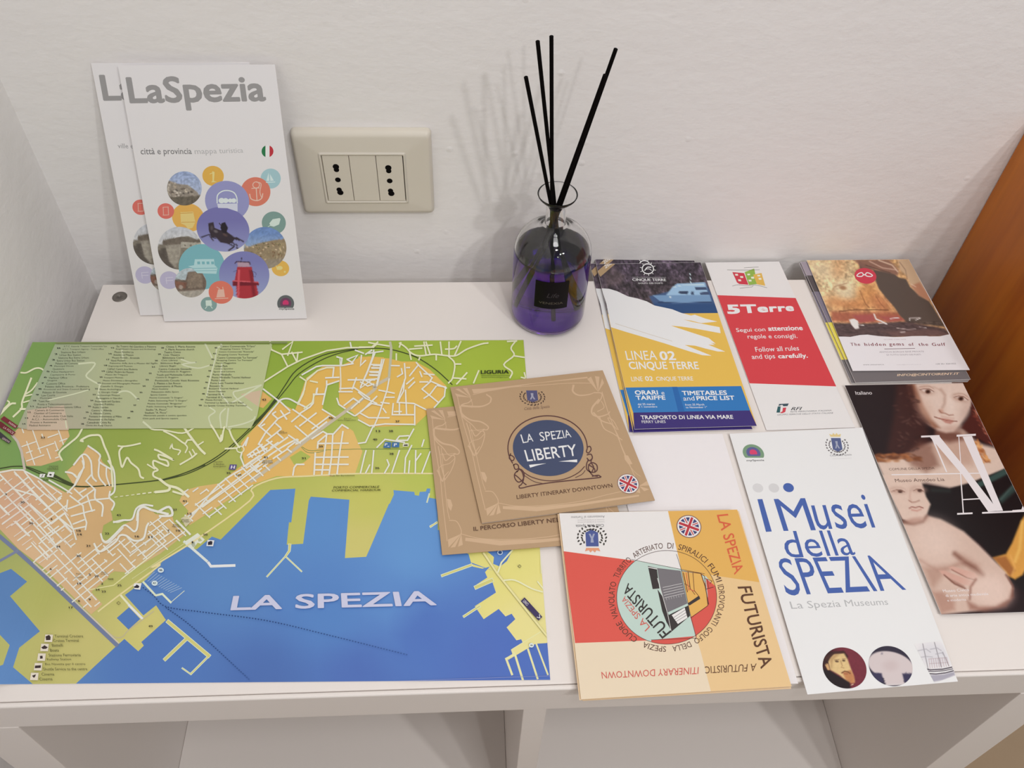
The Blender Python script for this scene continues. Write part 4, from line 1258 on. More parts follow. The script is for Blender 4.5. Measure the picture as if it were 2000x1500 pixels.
def town_cover(art, second=False):
    a5 = K(150, 100, 4.2553)
    a6 = K(240, 300, 4.41)
    art.poly(art.quad if art.T is None else Q_FRONT, (222, 219, 220))
    art.up()
    art.text('LaSpezia', [(244.5, 150), (514, 146), (522.5, 213.5), (256, 218)], GREY, bold=0.026)
    if not second:
        art.text('città e provincia', a5('527,806 950,806 960,872 533,876'), (128, 126, 128), bold=0.012)
        art.text('mappa turistica', a5('976,812 1378,806 1386,856 984,870'), (176, 175, 177))
        for k, c in ((-1, (30, 120, 70)), (0, (228, 226, 226)), (1, (190, 40, 55))):
            t0 = {-1: (110, 250), 0: (70, 110), 1: (-70, 70)}[k]
            cx, cy = a5([(1585, 832)])[0]
            if k == 0:
                p = [(cx + 11.6 * math.cos(math.radians(t)), cy + 11.8 * math.sin(math.radians(t))) for t in (70, 90, 110, 250, 270, 290)]
            else:
                p = [(cx + 11.6 * math.cos(math.radians(t)), cy + 11.8 * math.sin(math.radians(t))) for t in np.linspace(t0[0], t0[1], 14)]
            art.poly(p, c)
    else:
        art.text('ville et province', a5('552,790 900,798 908,850 560,844'), (150, 148, 150))
    E = lambda x, y, rx, ry, c, r=0.25: art.ell(240 + x / 4.41, 300 + y / 4.41, rx / 4.41, ry / 4.41, c, r, 40)
    art.up(); E(777, 192, 93, 86, (222, 172, 62)); E(1273, 215, 87, 86, (158, 196, 204)); E(562, 550, 140, 122, (226, 172, 72))
    E(1300, 597, 104, 98, (122, 154, 148)); E(1357, 988, 76, 68, (226, 178, 70)); E(740, 1298, 70, 63, (130, 162, 160))
    art.up(); E(1143, 328, 128, 125, (216, 120, 96)); E(370, 495, 72, 67, (220, 108, 96)); E(898, 408, 192, 172, (146, 148, 198))
    E(400, 1090, 82, 76, (184, 178, 208))
    # photographs in the circles
    def D(x, y, rx, ry, fn, rot=0.25, nr=22, nt=64):
        art.disc(240 + x / 4.41, 300 + y / 4.41, rx / 4.41, ry / 4.41, nr, nt, fn, rot)
    art.up()

    def houses(P):
        P.fill((150, 168, 208)); P.mix((P.y - 335) / 60, (176, 186, 208))
        P.poly(a6('370,215 470,260 560,270 640,330 690,400 690,470 370,470'), (150, 140, 128), 1)
        rnd = random.Random(4)
        for i in range(70):
            x, y = rnd.uniform(385, 650), rnd.uniform(240, 400)
            if y < 225 + (x - 385) * 0.5: continue
            cx, cy = a6([(x, y)])[0]
            P.ell(cx, cy, rnd.uniform(1, 3.2), rnd.uniform(1, 2.4), rnd.choice([(196, 184, 166), (120, 108, 98), (206, 196, 184), (92, 84, 78), (176, 160, 140)]), 0.3, 0.4)
        P.poly(a6('370,375 560,370 680,360 690,470 370,470'), (104, 96, 84), 1.5)
        return P.noise(0.25, 3, 3).c
    D(530, 300, 150, 147, houses)

    def castle(P):
        P.fill((190, 194, 204)); P.mix((P.y - 440) / 50, (206, 204, 204))
        P.poly(a6('290,790 340,780 345,745 480,720 560,710 640,740 700,720 700,1010 290,1010'), (128, 120, 108), 0.8)
        P.poly(a6('345,745 500,715 640,740 700,725 700,790 340,790'), (112, 102, 92), 0.8)
        P.poly(a6('365,790 500,780 490,900 450,990 390,950'), (160, 152, 140), 1.4)
        P.poly(a6('500,760 690,770 690,820 500,810'), (178, 172, 160), 0.8)
        for x in (535, 585, 630): P.ell(*a6([(x, 790)])[0], 1.2, 1.8, (80, 72, 66), 0, 0.4)
        P.poly(a6('290,830 370,810 400,930 470,1010 290,1000'), (94, 86, 80), 1.2)
        return P.noise(0.18, 4, 8).c
    D(490, 815, 190, 184, castle)
    art.up()

    def bay(P):
        P.fill((108, 140, 196)); P.mix((P.y - 455) / 30, (150, 172, 206))
        P.poly(a6('1040,820 1160,775 1300,745 1420,730 1420,1000 1040,1000'), (150, 132, 104), 0.9)
        rnd = random.Random(9)
        for i in range(90):
            x, y = rnd.uniform(1050, 1400), rnd.uniform(770, 920)
            P.ell(*a6([(x, y)])[0], rnd.uniform(.8, 2.2), rnd.uniform(.8, 1.8), rnd.choice([(200, 178, 140), (96, 92, 60), (214, 190, 160), (120, 84, 60), (170, 150, 110)]), 0.3, 0.4)
        P.poly(a6('1040,930 1420,900 1420,1010 1040,1010'), (150, 138, 122), 3)
        return P.noise(0.15, 3, 2).c
    D(1225, 812, 184, 180, bay)
    E(680, 975, 200, 196, (118, 180, 192))
    art.up()

    def rider(P):
        P.fill((118, 116, 178)); P.mix((P.y - 430) / 70, (150, 156, 204)); P.mix((690 - (P.x - 240) * 4.41) / 300 - 0.1, (110, 108, 176))
        dk = (58, 48, 58)
        P.poly(a6('735,600 780,590 790,640 840,660 870,655 960,720 1000,730 1040,755 1000,750 960,740 940,770 900,775 840,765 800,720 760,720 740,660'), dk, 0.7)
        P.line(a6('800,700 740,700 690,715 660,740'), 2.2, dk, .5); P.line(a6('800,730 750,715 780,750'), 2.0, dk, .5)
        P.line(a6('930,760 980,790 990,830'), 2.6, dk, .5); P.line(a6('900,770 960,800 910,835'), 2.6, dk, .5)
        P.line(a6('980,725 1040,755'), 3.0, dk, .6)
        P.poly(a6('850,600 880,590 905,640 890,690 860,680 840,640'), (40, 34, 44), 0.7)
        P.line(a6('830,600 850,625'), 1.6, dk, .4)
        P.ell(*a6([(765, 640)])[0], 2.6, 4.5, (86, 76, 82), 0, 0.6); P.ell(*a6([(800, 670)])[0], 4, 2.6, (110, 100, 104), 0.4, 0.6)
        P.ell(*a6([(880, 700)])[0], 5, 2.2, (92, 72, 70), 0.5, 0.6)
        return P.c
    D(862, 652, 230, 190, rider, 0.25, 34, 90)

    def tower(P):
        P.fill((124, 126, 186)); P.mix((P.y - 510) / 70, (150, 160, 206))
        rd, rl, dk = (176, 44, 58), (214, 84, 96), (120, 26, 44)
        P.poly(a6('985,975 1110,975 1130,1100 960,1110'), rd, .7)
        P.poly(a6('975,1130 1150,1130 1180,1260 980,1260'), rd, .7)
        P.poly(a6('945,1100 1165,1110 1178,1135 945,1140'), dk, .7)
        P.line(a6('948,1096 1165,1108'), 2.2, rl, .5)
        P.poly(a6('990,1000 1010,1000 1000,1250 985,1250'), rl, 1)
        P.poly(a6('1085,1000 1110,1010 1150,1250 1120,1250'), dk, 2, .7)
        P.poly(a6('985,935 1085,935 1095,975 990,975'), (180, 150, 170), .7)
        P.line(a6('965,945 980,930 1090,935 1095,955'), 2.0, (70, 40, 60), .5)
        P.line(a6('1020,900 1020,930'), 1.6, (50, 36, 50), .4)
        for k in ('950,1020 985,1005 985,1030', '1110,1010 1150,1030 1140,1060'): P.line(a6(k), .8, (60, 44, 90), .4, .7)
        P.line(a6('1110,1005 1125,1060'), 1.4, (90, 20, 40), .4)
        return P.c
    D(1045, 1045, 217, 203, tower, 0.1, 34, 90)

    def keep(P):
        P.fill((182, 196, 204))
        P.poly(a6('440,1080 540,1090 560,1020 680,1010 720,1100 720,1240 440,1240'), (116, 100, 90), .8)
        P.poly(a6('560,1020 680,1020 690,1150 560,1160'), (138, 122, 108), 1)
        P.poly(a6('450,1100 550,1110 540,1160 460,1160'), (132, 92, 78), 1)
        P.poly(a6('440,1190 720,1170 720,1250 440,1250'), (168, 160, 150), 2)
        P.ell(*a6([(500, 1150)])[0], 4, 4, (176, 160, 150), 0, .4)
        return P.noise(0.2, 3, 12).c
    D(583, 1112, 137, 126, keep)
    art.up(); E(845, 1195, 107, 98, (222, 116, 96))
    E(700, 985, 100, 60, (118, 180, 192)) if False else None
    # pictograms
    W_ = (216, 226, 234)
    art.up()
    s_ = lambda t, w, c=W_: art.stroke(a6(t), w, c)
    art.poly(a6('620,910 785,908 790,960 815,985 805,1035 640,1030 600,985 560,970 612,962'), (176, 214, 220))
    art.up()
    for x in (640, 680, 720, 760): art.poly(a6(f'{x},930 {x + 24},929 {x + 26},953 {x + 2},954'), (118, 180, 192))
    s_('600,990 810,985', 1.2, (118, 180, 192)); s_('620,1010 805,1008', 1.0, (118, 180, 192))
    art.smooth(a6('812,425 815,360 855,325 905,318 955,335 980,375 985,425'), 2.2, W_)
    art.poly(a6('812,432 988,430 988,500 900,470 820,468'), (206, 210, 232))
    for x, r in ((850, 26), (885, 24), (925, 20), (955, 22)): art.ell(*a6([(x, 405)])[0], r / 4.41, r / 4.41 * .9, W_)
    rd = (236, 190, 172)
    art.ring(*a6([(1148, 270)])[0], 6.5, 6, 1.6, rd); s_('1148,295 1155,400', 1.9, rd); s_('1110,300 1175,296', 1.6, rd)
    art.smooth(a6('1092,350 1105,390 1155,405 1195,385 1205,345'), 2.0, rd); art.smooth(a6('1150,245 1190,260 1180,330 1195,380'), 1.5, rd)
    lb = (206, 226, 230)
    art.poly(a6('1255,165 1262,235 1235,235'), lb); art.poly(a6('1266,175 1300,232 1270,236'), lb); s_('1235,248 1310,245', 1.6, lb)
    gr = (206, 222, 214)
    art.poly(a6('1262,600 1290,565 1350,555 1358,565 1345,610 1300,630 1270,622'), gr); s_('1250,630 1300,600', 1.1, gr)
    ye = (240, 208, 130)
    art.poly(a6('495,505 605,500 625,590 600,640 560,650 540,620 500,600'), (238, 200, 120)); s_('495,515 600,510', 1.2, (206, 150, 50)); s_('505,592 620,590', 1.0, (206, 150, 50))
    art.poly(a6('770,150 790,160 785,235 812,245 760,248 772,232'), ye); s_('750,175 775,165', 1.6, ye)
    s_('345,462 392,460', 1.3, (240, 180, 166)); s_('345,530 395,528', 1.3, (240, 180, 166)); s_('347,462 350,530', 1.3, (240, 180, 166)); s_('390,460 394,528', 1.3, (240, 180, 166))
    art.poly(a6('820,1170 870,1170 880,1235 805,1240'), (240, 180, 164)); s_('795,1250 905,1245', 1.6, (240, 180, 164)); s_('810,1150 835,1165', 1.4, (240, 180, 164)); s_('860,1150 865,1180', 1.6, (240, 180, 164))
    art.poly(a6('712,1265 762,1262 768,1310 715,1312'), gr); s_('710,1335 725,1315', 1.4, gr); s_('770,1332 755,1312', 1.4, gr)
    art.ell(*a6([(1350, 985)])[0], 6, 4, ye); art.ell(*a6([(1395, 1018)])[0], 2, 2, ye); s_('1320,965 1330,1000', 1.4, ye)
    lc = (206, 202, 222)
    s_('370,1070 430,1066', 1.4, lc); s_('370,1095 430,1092', 1.4, lc); s_('372,1070 378,1120', 1.4, lc)
    myspezia(art, *a6([(1402, 1292)])[0], 16.5, 16.5, (96, 102, 104), (110, 66, 96), (206, 44, 110), 0.0)
    art.line('mySpezia', *a6([(1345, 1350)])[0], *a6([(1475, 1350)])[0], 5.0, (70, 68, 70), -0.15, 0.02)


def myspezia(art, cx, cy, rx, ry, c1, c2, c3, lean):
    for k, (r, c) in enumerate(((1, c1), (0.66, c2), (0.36, c3))):
        art.up()
        t = np.linspace(math.radians(148), math.radians(392), 26)
        x = rx * r * np.cos(t)
        y = np.minimum(ry * r * np.sin(t), ry * .5)
        p = [(cx + a_ - lean * b_ * -1, cy + b_ - ry * (1 - r) * .1) for a_, b_ in zip(x, y)]
        art.poly(p, c)
    art.up()


e, c = booklet('city_leaflet', Q_REAR, SR, 0.0016, 'white city leaflet standing behind the other one, mostly hidden, lettered ville', 'leaflet', 'white city leaflets standing against the wall')
block(e, Q_REAR, SR, 0.0016, 1)
A = Art(Q_REAR, homog(Q_FRONT, Q_REAR))
town_cover(A, True)
A.build('printed_cover', SR, c)
e, c = booklet('city_leaflet', Q_FRONT, SF, 0.0020, 'white city leaflet standing in front, its title LaSpezia and picture circles in full view', 'leaflet', 'white city leaflets standing against the wall')
block(e, Q_FRONT, SF, 0.0020, 2)
A = Art(Q_FRONT)
town_cover(A)
A.build('printed_cover', SF, c)


def union_jack(art, cx, cy, rx, ry, rim, rot, w=1.0):
    art.up(); art.ell(cx, cy, rx, ry, rim, rot, 44)
    art.up(); art.ell(cx, cy, rx * .93, ry * .93, (232, 226, 222), rot, 44)
    art.up(); art.ell(cx, cy, rx * .80, ry * .80, (62, 66, 116), rot, 44)
    c, s = math.cos(rot), math.sin(rot)
    f = lambda u, v: (cx + rx * .8 * u * c - ry * .8 * v * s, cy + rx * .8 * u * s + ry * .8 * v * c)
    art.up()
    k = .70
    for a_, b_ in (((-k, -k), (k, k)), ((-k, k), (k, -k))): art.stroke([f(*a_), f(*b_)], rx * .22, (226, 218, 216))
    art.up()
    for a_, b_ in (((-k, -k), (k, k)), ((-k, k), (k, -k))): art.stroke([f(*a_), f(*b_)], rx * .08, (190, 52, 60))
    art.up()
    for a_, b_ in (((-.96, 0), (.96, 0)), ((0, -.96), (0, .96))): art.stroke([f(*a_), f(*b_)], rx * .36, (230, 222, 220))
    art.up()
    for a_, b_ in (((-.97, 0), (.97, 0)), ((0, -.97), (0, .97))): art.stroke([f(*a_), f(*b_)], rx * .20, (186, 46, 58))
    art.up()


def crest(art, cx, cy, w, h, ux, blue=(82, 86, 128), leaf=(70, 60, 55), crown=None, flip=1):
    """city arms: shield between two leafy branches; flip -1 turns it upside down; ux: sideways lean"""
    f = lambda x, y: (cx + flip * (x * w + y * ux * h), cy + flip * y * h)
    art.poly([f(-.28, -.42), f(.28, -.42), f(.28, .30), f(0, .46), f(-.28, .30)], blue)
    art.up()
    lt = tuple(int(b + (220 - b) * .55) for b in blue)
    art.poly([f(-.07, -.22), f(.07, -.22), f(.05, 0), f(.14, .24), f(.06, .24), f(0, .08), f(-.06, .24), f(-.14, .24), f(-.05, 0)], lt)
    for sgn in (-1, 1):
        for i in range(9):
            t = math.radians(100 - i * 17)
            r = .54
            x, y = sgn * r * math.cos(t) * 1.0, r * math.sin(t) * .95 + .05
            for q_ in (-.09, .09):
                a_ = math.atan2(y, x)
                art.ell(*f(x + q_ * math.cos(a_), y + q_ * math.sin(a_)), w * .062, h * .045, leaf, flip * (a_ + 1.0 * (1 if q_ > 0 else -1)), 7)
    if crown:
        art.poly([f(-.28, -.50), f(.28, -.50), f(.34, -.68), f(.17, -.62), f(.10, -.74), f(0, -.63), f(-.10, -.74), f(-.17, -.62), f(-.34, -.68)], crown)
    art.up()


# ------------------------------------------------------------------ the two kraft Liberty booklets
kL_ = K(820, 720, 3.948)
Q_LT = kL_('234,143 1410,12 1813,1015 478,1190')
Q_LR = kL_('50,310 1243,203 1608,1325 172,1438')
ORN = (203, 170, 134)


def liberty(art, top=True):
    k = kL_
    art.poly(Q_LT, (181, 149, 112))
    art.up()
    def tap(t, w, w2=None, n=5): art.smooth(k(t), w / 3.948, ORN, None if w2 is None else w2 / 3.948, k=n)
    # corner fans
    def fan(c, tips, hub=None):
        for a_, b_ in tips: art.poly(k(f'{c} {a_} {b_}'), ORN)
    fan('395,222', [('272,158', '300,152'), ('330,150', '365,150'), ('270,190', '285,215')])
    art.stroke(k('395,222 285,172'), .8, (181, 149, 112))
    fan('1375,180', [('1290,80', '1320,62'), ('1350,58', '1385,62'), ('1405,75', '1420,110')])
    fan('605,1035', [('510,1080', '520,1135'), ('535,1135', '570,1128'), ('590,1125', '625,1110')])
    fan('1690,905', [('1760,860', '1775,900'), ('1770,930', '1730,945'), ('1700,960', '1660,950')])
    art.poly(k('385,160 600,140 900,112 1290,68 1310,100 1000,118 700,142 420,196'), ORN) if False else None
    art.poly(k('400,158 560,150 1290,62 1295,74 900,112 560,170 415,192'), ORN)
    art.poly(k('640,1082 900,1100 1200,1062 1690,985 1690,972 1200,1040 900,1065 640,1060'), ORN)
    tap('410,200 640,150 900,130 1150,112 1330,112', 5, 5)
    tap('600,1035 760,1060 1000,1052 1250,1020 1450,970 1640,930', 5, 5)
    # vertical frame lines
    tap('290,215 330,400 400,640 440,820 505,1090', 6); tap('385,430 430,640 480,860 505,935', 5)
    tap('505,945 560,950 598,1000 606,1035', 6)
    tap('1405,180 1450,330 1540,560 1600,700 1690,905', 6); tap('1475,420 1530,520 1560,620 1640,790', 5)
    # curls
    tap('320,285 400,292 480,290 540,262 548,225 515,200', 16, 5); tap('515,200 548,225 545,255', 10, 12)
    tap('305,300 330,275 375,262 400,240', 8); tap('385,215 405,270 400,300', 5)
    tap('312,300 325,350 390,395 470,410 525,445 520,470 485,470', 16, 6)
    tap('310,300 330,370 400,430 450,480 510,470', 10, 4)
    tap('360,420 380,480 400,560 440,660', 8); tap('400,470 430,520 480,480 500,510 480,590 440,660', 8, 6)
    tap('370,600 400,560 460,540 500,500', 5); tap('380,600 420,670 430,640 460,600', 12, 5)
    tap('385,480 500,465', 4); tap('410,500 425,520', 4)
    art.poly(k('470,795 500,800 518,840 510,880 485,850'), ORN)
    tap('1185,130 1180,175 1225,205 1300,200 1345,185', 16, 6); tap('1345,185 1400,190 1400,225 1370,270', 8, 8)
    tap('1380,240 1330,300 1330,350 1380,370 1450,350 1465,330', 16, 6); tap('1400,250 1420,300 1370,330', 6)
    tap('1340,340 1400,400 1480,430 1520,470', 12, 5); tap('1385,370 1420,460 1490,500 1560,550', 9, 6)
    tap('1470,420 1450,380 1490,400 1530,470', 6)
    art.poly(k('1575,665 1605,670 1640,735 1610,740 1580,700'), ORN)
    tap('1615,745 1660,800 1700,830', 4)
    # arms and circle
    crest(art, *k('867,212')[0], 150 / 3.948, 105 / 3.948, 0.12, (84, 84, 122), (82, 62, 52))
    art.line('Città della Spezia', *k('803,328')[0], *k('1000,308')[0], 7.5, (120, 92, 76), -0.1)
    dk = (92, 58, 56)
    cx, cy = k('985,612')[0]
    t = np.linspace(math.radians(152), math.radians(360), 40)
    art.stroke([(cx + 77.5 * math.cos(a_) + 0, cy + 63 * math.sin(a_)) for a_ in t], 2.2, dk)
    art.smooth(k('795,795 860,835 960,862 1060,862 1150,840 1225,800 1270,755'), 1.8, dk)
    art.smooth(k('800,820 880,870 960,888'), 1.3, dk); art.smooth(k('1200,840 1250,815 1275,785'), 1.3, dk)
    art.ell(*k('990,612')[0], 273 / 3.948, 216 / 3.948, (66, 76, 106), 0.06, 64)
    for t_ in ('700,655 690,690 715,710 728,690 712,672 697,668', '722,740 735,775 760,770 758,745 740,735 724,742', '750,790 730,815 735,850 760,875 790,860 805,825 795,790 770,775 750,795',
               '765,770 790,800 800,850 785,890 765,905', '735,820 760,840 800,880 820,895', '765,905 770,920 800,918 850,905 1000,880 1200,858 1380,840 1388,828 1370,822 1330,830',
               '1290,605 1312,600 1320,625 1300,650 1285,640 1290,618', '1290,665 1320,660 1330,690 1305,710 1290,690', '1300,700 1285,740 1290,780 1330,800 1365,785 1365,745 1335,725 1310,735 1300,770 1330,820 1370,830',
               '1330,690 1320,720 1340,760 1325,800', '1300,740 1345,770 1350,800'):
        art.smooth(k(t_), 2.2, dk, k=4)
    art.up()
    wh = (236, 232, 230)
    art.text('LA', k('774,508 868,500 876,560 795,575'), wh, 0.004)
    art.text('SPEZIA', k('918,490 1152,470 1170,528 930,560'), wh, 0.004)
    art.text('LIBERTY', k('803,628 1200,582 1214,670 828,716'), wh, 0.008)
    art.poly(k('842,742 880,738 975,730 900,748 850,764'), wh)
    art.poly(k('1070,716 1160,705 1213,700 1213,722 1150,718'), wh)
    if top:
        art.text('LIBERTY ITINERARY DOWNTOWN', k('744,975 1480,885 1488,915 748,1006'), (98, 68, 50), 0.01)
        union_jack(art, *k('1607,888')[0], 22, 19.2, (150, 112, 100), 0.45)


e, c = booklet('kraft_booklet', Q_LR, Z(0.0036), 0.0012, 'lower kraft booklet partly covered, lettered IL PERCORSO LIBERTY along its front edge', 'booklet', 'square kraft booklets on the map corner', mat=KRAFT)
block(e, Q_LR, Z(0.0036), 0.0012, 1, mat=None)
A = Art(Q_LR, homog(Q_LT, Q_LR)); liberty(A, False)
pr = A.build('printed_cover', Z(0.0036), c)
A = Art(Q_LR); A.L = 400
A.text('IL PERCORSO LIBERTY NEL CENTRO', kL_('412,1220 1330,1118 1335,1152 415,1252'), (98, 68, 50), 0.012)
A.build('lettering', Z(0.0036), c)
e, c = booklet('kraft_booklet', Q_LT, Z(0.0062), 0.0018, 'upper kraft booklet with blue round LA SPEZIA LIBERTY emblem and a small British flag', 'booklet', 'square kraft booklets on the map corner', mat=KRAFT)
block(e, Q_LT, Z(0.0062), 0.0018, 1, inset=.6, jit=.2)
A = Art(Q_LT); liberty(A, True)
A.build('printed_cover', Z(0.0062), c)

# ------------------------------------------------------------------ orange and red Futurista booklets
kF_ = K(1080, 980, 3.75)
Q_WH = [(1192, 852), (1411, 847), (1559, 1335), (1312, 1343)]
e, c = booklet('white_leaflet', Q_WH, Z(0.0011), 0.0011, 'plain white leaflet lying under the orange and red booklets, its right edge showing', 'leaflet')
block(e, Q_WH, Z(0.0011), 0.0011, 1, inset=1)
Q_F = kF_('45,84 1350,57 1748,1352 205,1448')


def futurista(art):
    k = kF_
    P_ = lambda t, c: art.poly(k(t), c)
    P_('45,84 1350,57 1748,1352 205,1448', (232, 207, 178))
    art.up(); P_('30,50 840,50 915,385 940,497 560,425 80,362 30,360', (226, 222, 220))
    P_('838,50 1360,45 1515,590 1215,545 940,497', (222, 170, 74))
    P_('1215,545 1515,590 1770,1400 1160,1400 1080,1090 1050,1000 940,497', (226, 190, 134))
    P_('75,362 600,432 700,470 720,1015 162,1035', (218, 80, 66))
    art.up()
    cx, cy, rx, ry = *k('833,700')[0], 366 / 3.75, 343 / 3.75
    f = lambda deg, r=1.0: (cx + rx * r * math.cos(math.radians(deg)), cy + ry * r * math.sin(math.radians(deg)))
    arc = lambda a_, b_: [f(t) for t in np.linspace(a_, b_, 26)]
    art.ell(cx, cy, rx, ry, (184, 206, 196), 0, 72)
    art.up()
    top = math.degrees(math.atan2((400 - 700) / 343, (908 - 833) / 366))
    art.poly(arc(-131, top - 1) + k('940,497 600,428'), (226, 222, 220))
    art.poly(arc(top - 1, -12) + k('1120,545 940,497'), (222, 170, 74))
    art.poly(arc(-14, 53) + k('1050,1000 1005,840 1080,760 1135,700 1120,560'), (214, 78, 66))
    art.poly(arc(56, 108) + k('720,1012'), (214, 78, 66))
    art.poly(k('945,510 1080,528 1115,600 1135,760 1010,845 990,740'), (222, 170, 74))
    art.up()
    bk, gy, br = (56, 50, 50), (116, 112, 116), (96, 42, 34)
    art.poly(k('695,470 760,486 780,635 730,640'), bk)
    art.poly(k('762,485 935,505 985,745 830,815 785,620'), gy)
    art.poly(k('765,640 800,690 850,835 870,950 830,880 800,800'), bk)
    art.poly(k('870,950 845,830 990,760 1005,835'), bk)
    art.poly(k('985,745 1065,690 1080,710 1000,760'), bk)
    art.up()
    art.poly(k('870,830 965,775 985,850 915,895 890,860'), (226, 222, 220))
    for i in range(3): art.stroke(k(f'{885 + i * 8},{848 + i * 15} {972 + i * 4},{790 + i * 20}'), .7, bk)
    for i in range(5): art.stroke(k(f'{805 + i * 3},{628 + i * 19} {945 + i * 4},{598 + i * 18}'), .8, (210, 206, 206))
    for i in range(7): art.stroke(k(f'{830 + i * 18},{705 - i * 4} {833 + i * 18},{720 - i * 4}'), .5, (200, 196, 196))
    art.stroke(k('765,560 840,820 865,945'), .9, (226, 222, 220)); art.stroke(k('700,480 760,492'), 1.6, (226, 222, 220))
    for t_, w in (('940,505 1080,525 1110,545 1135,760 1010,850', 1.2), ('955,520 985,660', 1.5), ('990,515 1005,640', 1.5), ('1025,520 1035,650 1075,700', 1.1), ('965,600 1000,620', 1.0),
                  ('1010,640 1040,680', 1.0), ('1085,530 1115,620 1140,750', 1.6), ('1110,560 1165,580 1150,600', 1.0), ('1110,600 1120,640 1175,625', 1.2), ('1130,570 1140,630', 1.0)):
        art.stroke(k(t_), w, br)
    for t_ in ('975,520 995,650', '1000,640 1035,655'): art.stroke(k(t_), 1.4, (206, 84, 60))
    ln = (74, 50, 46)
    art.stroke(k('575,422 700,448 940,495 1110,528'), .8, ln); art.stroke(k('905,385 940,495 1000,800 1050,1000'), .9, ln); art.stroke(k('1050,998 720,1012'), .9, ln)
    art.ring(cx, cy, rx, ry, .9, ln, 0, 90)
    art.up()
    art.text('FUTURISTA', k('800,1006 508,655 552,592 872,950'), (54, 50, 48), 0.014)
    art.text('LA SPEZIA', k('676,952 497,716 528,690 712,915'), (206, 84, 74), 0.0)
    tc_ = (88, 56, 44)
    def w_(b, p0, p1, bold=0.0):
        a0, a1 = [math.atan2((y - 700) / 343, (x - 833) / 366) for x, y in (p0, p1)]
        if a1 < a0: a1 += 2 * math.pi
        art.arc_text(b, (cx, cy), rx, ry, a0, a1, 1.045, 1.165, tc_, bold)
    w_('CUORE', (625, 995), (497, 872)); w_('VALVOLATO', (470, 850), (405, 575)); w_('TURRITO', (425, 540), (545, 395)); w_('ARTERIATO', (568, 375), (805, 330))
    w_('DI', (838, 330), (880, 335)); w_('SPIRALICI', (915, 350), (1098, 460)); w_('FUMI', (1115, 485), (1200, 590)); w_('IDROVOLANTI', (1215, 610), (1215, 925))
    w_('GOLFO', (1195, 950), (1060, 1060)); w_('DELLA', (1030, 1080), (878, 1100)); w_('SPEZIA', (828, 1095), (668, 1025))
    art.text('LA SPEZIA', k('1283,88 1398,500 1328,536 1198,96'), (214, 90, 50), 0.010)
    art.text('FUTURISTA', k('1452,618 1612,1188 1522,1226 1350,622'), (92, 58, 38), 0.012)
    art.text('A FUTURISTIC', k('1484,1240 1116,1258 1112,1206 1492,1184'), (98, 62, 40), 0.0)
    art.text('ITINERARY DOWNTOWN', k('1064,1262 360,1296 354,1246 1068,1210'), (206, 84, 74), 0.0)
    crest(art, *k('286,268')[0], 165 / 3.75, 140 / 3.75, 0.05, (74, 88, 150), (60, 56, 52), (224, 150, 110), flip=-1)
    art.text('Città della Spezia', k('374,184 168,190 166,162 372,156'), (110, 108, 112))
    for y in (147, 132): art.text('Comune di La Spezia provincia', k(f'378,{y + 4} 182,{y + 7} 180,{y - 3} 376,{y - 6}'), (176, 172, 174))
    art.text('Assessorato al Turismo', k('380,118 134,124 132,106 378,100'), (150, 148, 150))
    union_jack(art, *k('996,181')[0], 24.5, 22, (128, 92, 92), 0.35)


RB = speckle(principled('peach_card', alb((232, 200, 165)), 0.5, 0.3), 220, 0.012)
for i, (dx, dy, z) in enumerate(((3.2, 2.6, 0.0052), (-3.0, 1.4, 0.0063), (0, 0, 0.0075))):
    Q = [(x + dx, y + dy) for x, y in Q_F]
    if i == 0: Q[2] = (Q[2][0] - 4, Q[2][1] + 2)
    e, c = booklet('orange_booklet', Q, Z(z), 0.00095, ['lowest booklet of the orange and red pile, only its front edge showing', 'middle booklet of the orange and red pile, a sliver showing at its left edge',
                   'topmost orange, red and white booklet with the round FUTURISTA drawing'][i], 'booklet', 'orange and red booklets piled at the front edge', mat=RB)
    block(e, Q, Z(z), 0.00095, 1, inset=.8, jit=.3, mat=RB)
A = Art(Q_F); futurista(A)
A.build('printed_cover', Z(0.0075), c)

# ------------------------------------------------------------------ ferry timetables
kC_ = K(1140, 490, 4.053)
NAVY = speckle(principled('dark_printed_cover', alb((58, 48, 62)), 0.4, 0.4), 90, 0.25)
Q_B = kC_('98,104 926,90 1372,1386 402,1412')
Q_A = kC_('90,66 876,76 1338,1412 392,1440')
Q_C = kC_('48,100 840,82 1290,1416 362,1436')


